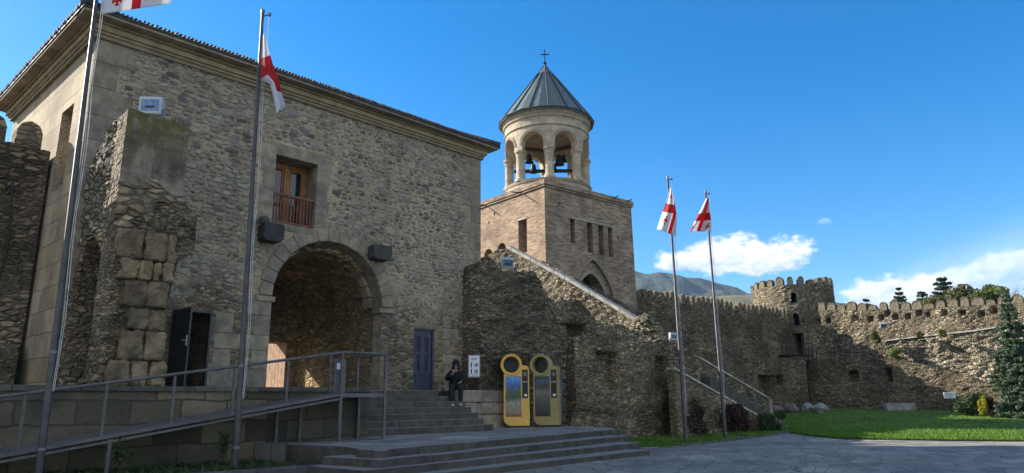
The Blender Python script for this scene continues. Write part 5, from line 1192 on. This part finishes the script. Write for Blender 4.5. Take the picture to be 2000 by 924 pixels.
def kiosk(label, px, py, rz, body_m, poster_m):
    p = onz(px, py, TZ); t = thing('vending_kiosk', label, 'kiosk', (p.x, p.y, TZ-.01), rz, group='gold souvenir kiosks')
    X = Vector((1, 0, 0)); Z = Vector((0, 0, 1)); Y = Vector((0, 1, 0)); ring = (.265, 2.04); ro, ri = .365, .262
    mb = MB(); out = [(.24, .06)]+[(.86, .06), (.86, 1.86)]+circ(.76, 1.90, .10, 6, 0, math.pi/2)+[(.66, 2.02), (.55, 2.06)]+[(.0+.02, 1.84), (.0, .30)]+circ(.24, .30, .24, 8, math.pi, 1.5*math.pi)
    cz0 = MB(); cz0.oprism(circ(ring[0], ring[1], ro-.02), -Y*.1, X, Z, Y, .9); b0 = MB(); b0.oprism(out, (0, 0, 0), X, Z, Y, .48)
    c2 = MB(); c2.oprism(rrect(.065, .34, .585, 1.66), -Y*.1, X, Z, Y, .125); c3 = MB(); c3.oprism(rrect(.62, .94, .82, 1.88), -Y*.1, X, Z, Y, .12)
    me_ = boolean(b0, [cz0, c2, c3]); me_.materials.append(body_m); obj('cabinet', me_, [], t, local=True, bevel=.012)
    mb = MB(); n_ = 56; prf = [(ri, .02), (ri, .46), (ri+.02, .47), (ro-.015, .47), (ro, .45), (ro, .0), (ro-.015, -.02), (ri+.03, -.02), (ri+.015, -.005)]; V = []
    for r_, y_ in prf: V += [(ring[0]+r_*math.cos(2*math.pi*i/n_), y_, ring[1]+r_*math.sin(2*math.pi*i/n_)) for i in range(n_)]
    q = len(prf); mb.add(V, [(a*n_+i, a*n_+(i+1) % n_, ((a+1) % q)*n_+(i+1) % n_, ((a+1) % q)*n_+i) for a in range(q) for i in range(n_)]); obj('ring', mb, body_m, t, smooth=True, local=True)
    mb = MB(); mb.oprism(circ(ring[0], ring[1], ri+.01), Y*.40, X, Z, Y, .03); obj('ring_glass', mb, M['black_plastic'], t, local=True)
    mb = MB(); mb.oprism(rrect(.07, .345, .58, 1.655), Y*.012, X, Z, Y, .03); obj('poster', mb, poster_m, t, local=True)
    mb = MB(); mb.oprism(rrect(.625, .945, .815, 1.875), Y*.006, X, Z, Y, .03); sc_ = obj('control_panel', mb, M['black_plastic'], t, local=True, bevel=.01)
    mb = MB(); mb.oprism(rrect(.665, 1.66, .775, 1.80), -Y*.002, X, Z, Y, .008); obj('screen', mb, M['dark_glass'], sc_, local=True)
    mb = MB(); mb.oprism(rrect(.69, 1.0, .78, 1.08), -Y*.004, X, Z, Y, .01); obj('card_reader', mb, M['white_paint'], sc_, local=True)
    mb = MB()
    for i in range(4): mb.oprism(rrect(.65+.04*i, 1.455+.012*(i % 2), .675+.04*i, 1.49), -Y*.001, X, Z, Y, .007)
    obj('control_marks', mb, M['white_paint'], sc_, local=True)
    mb = MB(); mb.oprism(rrect(.03, .0, .84, .065), Y*.03, X, Z, Y, .40); obj('foot', mb, M['black_plastic'], t, local=True)
    return t
rzk = math.atan2(rt0.y, rt0.x)
kiosk('bright gold kiosk with a round ring and a colourful landscape poster', 984, 835, rzk+R(3), M['kiosk_gold'], M['poster_landscape'])
kiosk('darker olive gold kiosk with a round ring and a dim interior photograph poster', 1042, 833.5, rzk-R(14), M['kiosk_olive'], M['poster_interior'])
kbk = thing('equipment_cabinet', 'dark grey cabinet half hidden behind the right kiosk', 'cabinet', at3(3.2, TZ, .75))
mb = MB(); mb.obox(at3(3.45, TZ, .88), D3*.5, -N3*.3, (0, 0, 1.75)); obj('case', mb, M['black_plastic'], kbk, bevel=.02); mb = MB(); mb.obox(at3(3.50, TZ+.1, .885), D3*.4, N3*.012, (0, 0, 1.5)); obj('door', mb, M['grey_door'], kbk)

# ------------------------------------------------------------ boards and floodlights
sgn = ony(926, 715, 16.85); tB = thing('notice_board', 'white notice board with black prohibition symbols on the wall behind the seated person', 'sign', sgn)
fx = rt0; fz = Vector((0, 0, 1)); fy = FH
def local_frame(mb, w_, h, t): mb.obox(sgn-fx*w_/2-fz*h/2, fx*w_, fy*t, fz*h); return mb
obj('board', local_frame(MB(), .34, .66, .02), M['white_paint'], tB); obj('frame', local_frame(MB(), .40, .72, .019).__class__().obox(sgn-fx*.20-fz*.36+fy*.021, fx*.40, fy*.03, fz*.72), M['steel'], tB)
sy = MB()
def disc(mb, cx_, cz, r0, r1, n=18):
    for i in range(n):
        a0, a1 = 2*math.pi*i/n, 2*math.pi*(i+1)/n; P_ = [(r0*math.cos(a0), r0*math.sin(a0)), (r1*math.cos(a0), r1*math.sin(a0)), (r1*math.cos(a1), r1*math.sin(a1)), (r0*math.cos(a1), r0*math.sin(a1))]
        mb.oprism([(cx_+a, cz+b_) for a, b_ in P_], sgn-fy*.004, fx, fz, fy, .004)
def barp(mb, x0, z0, x1, z1, w_):
    d = Vector((x1-x0, z1-z0)).normalized(); n_ = Vector((-d.y, d.x))*w_/2; mb.oprism([(x0-n_.x, z0-n_.y), (x1-n_.x, z1-n_.y), (x1+n_.x, z1+n_.y), (x0+n_.x, z0+n_.y)], sgn-fy*.005, fx, fz, fy, .004)
for cz in (.03, -.17):
    barp(sy, -.09, cz-.07, -.09, cz+.05, .035); disc(sy, -.09, cz+.065, 0, .022, 10); barp(sy, -.115, cz-.0, -.065, cz+.0, .02)
    disc(sy, .07, cz, .045, .06); barp(sy, .03, cz-.04, .11, cz+.04, .014); barp(sy, .07, cz-.035, .07, cz+.035, .03)
for i, (a, b_) in enumerate(((-.11, .11), (-.08, .08))): barp(sy, a, .24-.04*i, b_, .24-.04*i, .014)
for i in range(5): barp(sy, -.12+i*.055, -.28, -.09+i*.055, -.28, .022)
obj('symbols', sy, M['black_plastic'], tB)
def floodlight(label, p, rz, sc_=1, tiltd=12, post=0):
    t = thing('floodlight', label, 'floodlight', p, rz, group='floodlights on the walls'); w_, h, dp = .50*sc_, .42*sc_, .20*sc_; T = R(tiltd)
    up_ = Vector((0, -math.sin(T), math.cos(T))); fr_ = Vector((0, -math.cos(T), -math.sin(T))); o0 = Vector((-w_/2, 0, .12*sc_))
    mb = MB(); mb.obox(o0, (w_, 0, 0), -fr_*dp, up_*h); obj('housing', mb, M['lamp_grey'], t, local=True, bevel=.04*sc_)
    mb = MB(); mb.obox(o0+Vector((w_*.12, 0, 0))+up_*h*.22+fr_*.004, (w_*.76, 0, 0), -fr_*.02, up_*h*.6); obj('glass', mb, M['lamp_glass'], t, local=True)
    mb = MB(); mb.obox(o0+Vector((w_*.3, 0, 0))+up_*h*.38+fr_*.007, (w_*.4, 0, 0), -fr_*.004, up_*h*.1); obj('bulb', mb, M['black_plastic'], t, local=True)
    mb = MB()
    for sx in (-1, 1): mb.box(sx*w_*.52-.012, .02, -.02-post, sx*w_*.52+.012, .06, .26*sc_)
    mb.box(-w_*.55, .02, -.03, w_*.55, .07, .0); obj('bracket', mb, M['steel'], t, local=True)
    return t
rzc = math.atan2(rt0.y, rt0.x)
p = ony(290, 213, YP+.4); floodlight('large floodlight standing on top of the tall broken pier', (p.x+.03, p.y, 7.82), rzc+R(4), 1.02, 5)
p = onpl(991, 531, at3(0, 0, .35), N3); floodlight('floodlight on the mossy top of the ruin below the bell tower', (p.x, p.y, p.z), rzc+R(18), .95, 20)
p = onpl(1317, 668, at3(0, 0, .3), N3); floodlight('floodlight at the right end of the ruin beside a flagpole', (p.x, p.y, p.z-.02), rzc+R(25), .8, 5)
p = ond(1727, 645, 58); floodlight('small floodlight on the ledge of the sunlit far wall', (p.x, p.y, p.z), rzc-R(20), 1.1, 25, .3)
p = at4(4.0, 8.95+.0, .0); p = onpl(1285, 577, at4(0, 0, -.2), N4); floodlight('tiny floodlight between the merlons of the shaded wall', (p.x, p.y, p.z), rzc, .6, 10)
ib = ond(1857, 790, 52); t = thing('information_sign', 'small information sign on a thin post at the far edge of the lawn', 'sign', (ib.x, ib.y, gz(ib.x, ib.y)), rzc)
mb = MB(); mb.box(-.42, -.03, 1.05, .42, .0, 1.48); obj('board', mb, M['white_paint'], t, local=True); mb = MB(); mb.box(-.03, .002, 0, .03, .05, 1.4); obj('post', mb, M['dark_iron'], t, local=True)
mb = MB()
for i in range(4): mb.box(-.34, -.036, 1.12+.08*i, .34-.12*(i % 2), -.032, 1.15+.08*i)
obj('writing', mb, M['grey_door'], t, local=True)
pl = onpl(1329, 612, at3(0, 0, -.2)+Vector((0, 0, 0)), N3); 
# cables
cb = MB(); pts = [ony(px, py, 18.6) for px, py in ()]
def wall_cable(label, pts, r_=.018): s = MB(); s.tube(pts, r_, 6); tag(obj('cable', s, M['cable']), label, 'cable')
xw_ = XW-.16
wall_cable('black cable running down the dark wall left of the ruined stub', [Vector((xw_-.02, 20.25, z_)) + Vector((-.05-.05*math.sin(z_*2), -.08-.06*math.sin(z_*1.3), 0)) for z_ in [7.2-i*.35 for i in range(13)]], .03)
wall_cable('thin black cable hanging on the ruin to the right of the kiosks', [onpl(px, py, at3(0, 0, .72), N3) for px, py in ((1112, 668), (1110, 690), (1106, 720), (1103, 745), (1101, 755))], .025)

# ------------------------------------------------------------ boulders and blocks
bold = [(1517, 788, 24, 18, 53, 'boulder', 'rounded boulder nearest the staircase, leftmost of the row at the foot of the wall'), (1545, 787, 28, 20, 53.5, 'boulder', 'dark rounded boulder second from the left at the foot of the wall'),
        (1578, 786, 24, 20, 54, 'boulder_pale', 'grey boulder just left of the palest boulder'), (1602, 787, 30, 21, 53, 'boulder_pale', 'palest and largest boulder at the foot of the terrace wall')]
for i, (px, py, w_, h, d, mt, lb) in enumerate(bold):
    p = ond(px, py+8, d); r_ = w_/1360*d/2; rz_ = h/1360*d/2; mb = MB(); mb.blob((p.x, p.y, gz(p.x, p.y)+rz_*.85), (r_, r_*.9, rz_), 20+i*3, .28, 28, 18)
    tag(obj('boulder', mb, M[mt], smooth=True), lb, 'boulder', 'boulders at the foot of the fortress wall')
p = ond(1762, 796, 55); mb = MB(); zg = gz(p.x, p.y); mb.obox(p*0+Vector((p.x, p.y, zg-.05))-rt0*1.15, rt0*2.2, FH*.7, (0, 0, .66)); o = obj('stone_slab', mb, M['boulder_pale'], bevel=.06); tag(o, 'long pale stone slab lying against the terrace wall behind the lawn', 'stone slab')

# ------------------------------------------------------------ plants
def puff(c, rad, n, seed, flat=0):
    r_ = random.Random(seed); out = []; lobes = [(Vector((r_.uniform(-.6, .6)*rad[0], r_.uniform(-.6, .6)*rad[1], r_.uniform(-.4, .75)*rad[2])), r_.uniform(.3, .55)) for _ in range(9)]
    for i in range(n):
        lo, k_ = lobes[i % 9]; d = Vector((r_.gauss(0, 1), r_.gauss(0, 1), r_.gauss(0, 1))).normalized()*(r_.random()**.35)
        q = Vector(c)+lo+Vector((d.x*rad[0], d.y*rad[1], d.z*rad[2]))*k_
        if q.z > gz(q.x, q.y)-.02: out.append(q)
    return out
def shrub(name, label, c, rad, n, size, m, seed, cat='shrub', group=None, stems=True, c2=None):
    t = thing(name, label, cat, c, group=group); cc = c2 or (c[0], c[1], c[2]+rad[2]*.75)
    obj('foliage', tri_cloud(puff(cc, rad, n, seed), size, seed), m, t)
    if stems:
        mb = MB(); r_ = random.Random(seed)
        for i in range(7): d = Vector((r_.uniform(-.6, .6)*rad[0], r_.uniform(-.6, .6)*rad[1], rad[2]*r_.uniform(.8, 1.4))); mb.tube([c, Vector(c)+d*.5+Vector((0, 0, .1)), Vector(c)+d], [.02, .014, .006], 5)
        obj('stem', mb, M['bark'], t)
    return t
def gp3(px, py, z): p = onz(px, py, z); return (p.x, p.y, z)
p = at3(11.9, .15, 1.0); shrub('shrub', 'tall dark brown dry shrub at the foot of the ruin left of the third flagpole', tuple(p), (1.0, .6, .85), 5200, .085, M['dry_leaves'], 5)
p = at3(14.2, .15, 1.9); shrub('shrub', 'dark reddish dry shrub between the two distant flagpoles', tuple(p), (1.0, .55, .8), 4600, .085, M['red_leaves'], 6)
p = at3(17.0, .15, 1.9); shrub('shrub', 'low dark green shrub below the lower stair parapet', tuple(p), (1.3, .5, .6), 4600, .085, M['shrub_leaves'], 7)
shrub('shrub', 'small leafy weed bush on the planting bed under the ramp, near the left', tuple(ond(243, 912, 12.4)), (.2, .2, .26), 260, .05, M['shrub_leaves'], 8)
shrub('shrub', 'small leafy weed bush beside the second flagpole under the ramp', tuple(ond(437, 893, 13.9)), (.15, .15, .3), 200, .05, M['shrub_leaves'], 9)
p = ond(1895, 805, 48); shrub('hedge', 'dark rounded evergreen bush in front of the far wall', (p.x, p.y, gz(p.x, p.y)), (1.5, 1.0, .85), 7000, .11, M['cedar_needles'], 10)
p = ond(1935, 805, 47); shrub('shrub', 'brownish red twiggy bush beside the spruce', (p.x, p.y, gz(p.x, p.y)), (1.1, .8, .75), 4200, .10, M['red_leaves'], 11)
p = ond(1923, 798, 46); shrub('shrub', 'small bright yellow conical shrub in front of the dark bush', (p.x, p.y, gz(p.x, p.y)+.2), (.38, .38, .75), 2200, .09, M['yellow_leaves'], 12)
p = ond(1996, 800, 45); shrub('shrub', 'yellow shrub under the spruce at the right edge', (p.x, p.y, gz(p.x, p.y)), (.45, .4, .6), 1500, .09, M['yellow_leaves'], 13)
for px, py, d, sz, m_, lb in ((1748, 693, 57, (.75, .4, .55), 'bright_leaves', 'bright green shrub growing on the terrace wall'), (1712, 660, 58, (.45, .4, .75), 'olive_leaves', 'pale dry shrub growing by the small floodlight on the far wall'),
                          (1842, 652, 54.5, (.5, .3, .35), 'bright_leaves', 'green plant hanging over the ledge of the far wall'), (1798, 655, 56, (.4, .3, .25), 'olive_leaves', 'small plant rooted on the ledge of the far wall'), (990, 542, 26.2, (.45, .3, .22), 'shrub_leaves', 'patch of green growth under the floodlight on the ruin')):
    p = ond(px, py, d); shrub('shrub', lb, (p.x, p.y, p.z-sz[2]*.6), sz, 1500, .10 if d > 40 else .05, M[m_], int(px), stems=False, c2=(p.x, p.y, p.z))
def conifer(label, base, H, Rb, m, seed, kind='spruce', n=30000, size=.13, lean=0, z_start=.03):
    t = thing('spruce_tree' if kind == 'spruce' else 'cedar_tree', label, 'tree', base); r_ = random.Random(seed); pts = []; br_ = MB(); B = Vector(base)
    br_.tube([B-Vector((0, 0, .3)), B+Vector((0, 0, H*.5)), B+Vector((0, 0, H*.98))], [H*.018+.05, H*.011+.02, .02], 10); obj('trunk', br_, M['bark'], t); lb_ = MB()
    nl = 27 if kind == 'spruce' else 15
    for L_ in range(nl):
        f = z_start+(1-z_start)*(L_+r_.random()*.6)/nl; z = H*f; rad = Rb*((1-f)**.85 if kind == 'spruce' else (1-f)**.7*(.75+.45*r_.random()))
        if kind == 'spruce': rad = rad*min(1, .72+f*2)+.08
        nb = 11 if kind == 'spruce' else 7
        for b_ in range(nb):
            a = 2*math.pi*(b_+r_.random())/nb; ln_ = rad*(r_.uniform(.55, 1.28) if kind == 'spruce' else r_.uniform(.72, 1.12)); droop = (-.22 if kind == 'spruce' else .03)
            P0 = B+Vector((0, 0, z)); P1 = P0+Vector((math.cos(a)*ln_, math.sin(a)*ln_, ln_*droop*r_.uniform(.4, 1.3)+(.12*ln_ if kind != 'spruce' else .05)))
            lb_.tube([P0, P0.lerp(P1, .6)+Vector((0, 0, -.03*ln_)), P1], [.035 if kind == 'spruce' else .06, .02, .006], 4, cap=False)
            cnt = int(n/(nl*nb)*(ln_/Rb)*1.9)+3
            for i in range(cnt):
                u_ = r_.random()**.6; w_ = (.16 if kind == 'spruce' else .30)*ln_*(1.15-u_)+.05; q = P0.lerp(P1, u_)
                side = Vector((-math.sin(a), math.cos(a), 0)); pts.append(q+side*r_.gauss(0, w_*.6)+Vector((0, 0, r_.gauss(0, .05)))+Vector((math.cos(a), math.sin(a), 0))*r_.gauss(0, .06))
    obj('branches', lb_, M['bark'], t); obj('crown', tri_cloud(pts, size, seed, asp=.32), m, t); return t
p = ond(2001, 792, 45); conifer('blue green spruce at the right edge in front of the far wall', (p.x, p.y, gz(p.x, p.y)), 7.9, 1.75, M['spruce_needles'], 2, n=90000, size=.125)
for px, py, d, H, Rb, sd_, lb, n_ in ((1838, 537, 84, 15.0, 5.6, 3, 'tall layered cedar rising behind the sunlit wall, the largest one', 26000), (1755, 561, 92, 12, 3.4, 4, 'slender cedar standing alone behind the wall, left of the largest cedar', 12000),
                                      (1799, 566, 84, 11.5, 3.8, 5, 'small cedar between the slender one and the largest one', 9000), (1692, 584, 80, 9.6, 4.4, 9, 'flat topped cedar showing just above the merlons, leftmost of the trees', 9000), (1872, 566, 88, 12.5, 5.5, 12, 'broad low cedar just right of the largest cedar', 14000)):
    p = ond(px, py, d); conifer(lb, (p.x, p.y, p.z-H), H, Rb, M['cedar_needles'], sd_, 'cedar', n_, .34, z_start=.35)
for px, py, d, rr_, mt, lb in ((1905, 580, 78, (3.2, 2.5, 2.2), 'olive_leaves', 'olive coloured treetop behind the wall, right of the cedars'), (1940, 578, 76, (2.2, 2.2, 1.7), 'bright_leaves', 'pale green treetop behind the wall beside the bare tree'), (1812, 590, 78, (3, 2, 1.5), 'olive_leaves', 'low yellowish treetop behind the wall under the largest cedar')):
    p = ond(px, py, d); t = thing('broadleaf_tree', lb, 'tree', (p.x, p.y, .9)); obj('crown', tri_cloud(puff((p.x, p.y, p.z-.8), rr_, 3600, int(px)), .26, int(px)), M[mt], t)
    mb = MB(); mb.tube([(p.x, p.y, .5), (p.x+.2, p.y, p.z*.5), (p.x, p.y, p.z-1)], [.25, .18, .06], 8)
    r_ = random.Random(int(px))
    for i in range(7): mb.tube([(p.x+.1, p.y, p.z*.6), (p.x+r_.uniform(-2, 2), p.y+r_.uniform(-1, 1), p.z+r_.uniform(-.8, 1))], [.08, .015], 5)
    obj('trunk', mb, M['bark'], t)
p = ond(1968, 600, 74); t = thing('bare_tree', 'leafless reddish tree behind the wall above the spruce', 'tree', (p.x, p.y, .9)); mb = MB(); r_ = random.Random(5)
def grow(q, d, ln_, rad, dep):
    e = q+d*ln_; mb.tube([q, q.lerp(e, .5)+Vector((r_.gauss(0, .04), r_.gauss(0, .04), .02))*ln_, e], [rad, rad*.8, rad*.6], 5, cap=False)
    if dep == 0: return
    for i in range(3 if dep > 1 else 4):
        nd = (d+Vector((r_.gauss(0, .55), r_.gauss(0, .55), r_.gauss(.12, .3)))).normalized(); grow(q.lerp(e, r_.uniform(.6, 1)), nd, ln_*r_.uniform(.6, .8), rad*.58, dep-1)
grow(Vector((p.x, p.y, .7)), Vector((0, 0, 1)), 7.3, .16, 0); 
for i in range(4): grow(Vector((p.x, p.y, 7.4+i*.3)), Vector((r_.gauss(0, .5), r_.gauss(0, .5), 1)).normalized(), 2.1, .07, 4)
obj('branches', mb, M['twigs'], t)

# ------------------------------------------------------------ the seated person
pe = thing('person', 'person in dark hooded clothes sitting on the block wall beside the upper steps', 'person', (15.0, 17.2, 1.54))
F_ = Vector((-.62, -.78, 0)).normalized(); Sd = Vector((-F_.y, F_.x, 0))            # facing, and the person's left... right hand side
O = Vector((14.95, 17.3, 2.06))
def P_(f, s_, u_): return O+F_*f+Sd*s_+Vector((0, 0, u_))
def skin_mesh(name, verts, edges, radii, m, parent, root=0, lv=2):
    me_ = bpy.data.meshes.new(name); me_.from_pydata([tuple(v) for v in verts], edges, []); o = bpy.data.objects.new(name, me_); C.objects.link(o)
    sm = o.modifiers.new('skin', 'SKIN'); sm.use_smooth_shade = True; sm.branch_smoothing = .6
    for i, r_ in enumerate(radii): sv = me_.skin_vertices[0].data[i]; sv.radius = (r_, r_) if not isinstance(r_, tuple) else r_; sv.use_root = (i == root)
    ss_ = o.modifiers.new('sub', 'SUBSURF'); ss_.levels = ss_.render_levels = lv
    bpy.context.view_layer.update(); m2 = bpy.data.meshes.new_from_object(o.evaluated_get(bpy.context.evaluated_depsgraph_get())); bpy.data.objects.remove(o)
    m2.materials.clear(); m2.materials.append(m); m2.name = name; return obj(name, m2, [], parent)
footL, footR = P_(.50, .13, -.50), P_(.60, -.12, -.50)
bv = [P_(.0, 0, .12), P_(.02, 0, .32), P_(.07, 0, .50), P_(.12, 0, .60), P_(.15, 0, .70),            # pelvis, waist, chest, neck, head base
      P_(.05, .17, .52), P_(.12, .27, .30), P_(.30, .16, .24),                                         # left arm
      P_(.05, -.17, .52), P_(.14, -.27, .32), P_(.34, -.10, .50),                                      # right arm, hand raised to face
      P_(.02, .10, .10), P_(.42, .14, .08), P_(.44, .13, -.38), footL,                                 # legs
      P_(.02, -.10, .10), P_(.44, -.13, .07), P_(.52, -.12, -.38), footR]
be_ = [(0, 1), (1, 2), (2, 3), (3, 4), (2, 5), (5, 6), (6, 7), (2, 8), (8, 9), (9, 10), (0, 11), (11, 12), (12, 13), (13, 14), (0, 15), (15, 16), (16, 17), (17, 18)]
skin_mesh('body', bv, be_, [.13, .12, .13, .05, .06, .06, .045, .03, .06, .045, .03, .08, .06, .042, .04, .08, .06, .042, .04], M['skin'], pe)
hd_ = MB(); hd_.blob(P_(.17, 0, .78), (.085, .078, .115), 2, .04, 24, 18); hd_.blob(P_(.255, 0, .775), (.018, .016, .022), 1, 0, 8, 6); hd_.blob(P_(.235, .0, .725), (.02, .03, .008), 1, 0, 8, 6)
for sx in (-1, 1): hd_.blob(P_(.17, .078*sx, .775), (.018, .01, .03), 1, 0, 8, 6)
obj('head', hd_, M['skin'], pe, smooth=True)
ey = MB()
for sx in (-1, 1): ey.blob(P_(.243, .03*sx, .80), (.009, .011, .007), 1, 0, 8, 6)
obj('eyes', ey, M['black_plastic'], pe)
def hand(root, dirv_, up_, name='hand'):
    d = Vector(dirv_).normalized(); s_ = d.cross(Vector(up_)).normalized(); n_ = s_.cross(d); V = [Vector(root), Vector(root)+d*.05]; E2 = [(0, 1)]; r_ = [.022, .03]
    for i, (o_s, l) in enumerate(((-.028, .055), (-.010, .065), (.010, .062), (.027, .048))):
        b0 = len(V); V += [Vector(root)+d*.085+s_*o_s, Vector(root)+d*(.085+l*.5)+s_*o_s*1.1-n_*.006, Vector(root)+d*(.085+l*.9)+s_*o_s*1.1-n_*.026]; E2 += [(1, b0), (b0, b0+1), (b0+1, b0+2)]; r_ += [.010, .0085, .007]
    b0 = len(V); V += [Vector(root)+d*.035-s_*.038, Vector(root)+d*.07-s_*.055-n_*.012]; E2 += [(0, b0), (b0, b0+1)]; r_ += [.011, .008]
    return skin_mesh(name, V, E2, r_, M['skin'], pe, lv=1)
hand(bv[7], F_*.8-Sd*.5-Vector((0, 0, .3)), (0, 0, 1)); hand(bv[10], Vector((0, 0, 1))-F_*.35+Sd*.25, -F_)
jv = [P_(-.02, 0, .10), P_(.0, 0, .30), P_(.05, 0, .49), P_(.09, 0, .575), P_(.05, .16, .52), P_(.12, .28, .30), P_(.28, .17, .24), P_(.05, -.16, .52), P_(.14, -.28, .32), P_(.32, -.12, .47)]
skin_mesh('jacket', jv, [(0, 1), (1, 2), (2, 3), (2, 4), (4, 5), (5, 6), (2, 7), (7, 8), (8, 9)], [(.25, .23), (.235, .22), (.215, .19), .12, .13, .105, .075, .13, .105, .075], M['jacket_cloth'], pe)
tv = [P_(0, 0, .10), P_(.04, .11, .10), P_(.42, .15, .09), P_(.45, .14, -.40), P_(.04, -.11, .10), P_(.45, -.14, .08), P_(.53, -.13, -.40)]
skin_mesh('trousers', tv, [(0, 1), (1, 2), (2, 3), (0, 4), (4, 5), (5, 6)], [.16, .13, .10, .075, .13, .10, .075], M['trouser_cloth'], pe)
for ft in (footL, footR): mb = MB(); mb.blob(ft+F_*.06+Vector((0, 0, .03)), (.075, .075, .055), 3, .05, 16, 10); mb.blob(ft+F_*.15+Vector((0, 0, .02)), (.06, .06, .04), 4, .05, 16, 10); obj('shoe', mb, M['shoe'], pe, smooth=True)
hb = MB(); hb.blob(P_(.15, 0, .815), (.118, .118, .14), 8, .12, 24, 16); hb.blob(P_(.02, 0, .66), (.12, .15, .12), 12, .15, 20, 14); hb.blob(P_(.10, .0, .93), (.05, .05, .045), 12, .3, 12, 8); obj('hood', hb, M['jacket_cloth'], pe, smooth=True)
bgp = thing('bag', 'black bag beside the seated person on the steps', 'bag', P_(.1, .42, 0)-Vector((0, 0, .0))); s = MB(); s.blob(P_(.30, -.42, -.22), (.14, .12, .2), 4, .15, 18, 12); s.tube([P_(.30, -.42, -.05), P_(.3, -.42, .12), P_(.24, -.36, -.05)], .012, 6); obj('pouch', s, M['jacket_cloth'], bgp, smooth=True)

# ------------------------------------------------------------ the air between here and the hills
hz = MB(); hz.box(-2600, -2600, -3, 2600, 2600, 420)
hm = bpy.data.materials.new('haze'); hm.use_nodes = True; nt_ = hm.node_tree; nt_.nodes.clear()
pv = nt_.nodes.new('ShaderNodeVolumePrincipled'); pv.inputs['Color'].default_value = (.42, .64, 1, 1); pv.inputs['Density'].default_value = .00011; pv.inputs['Anisotropy'].default_value = .2
om = nt_.nodes.new('ShaderNodeOutputMaterial'); nt_.links.new(pv.outputs[0], om.inputs['Volume'])
tag(obj('haze', hz, hm), 'thin pale air over the whole place', 'haze', kind='stuff')
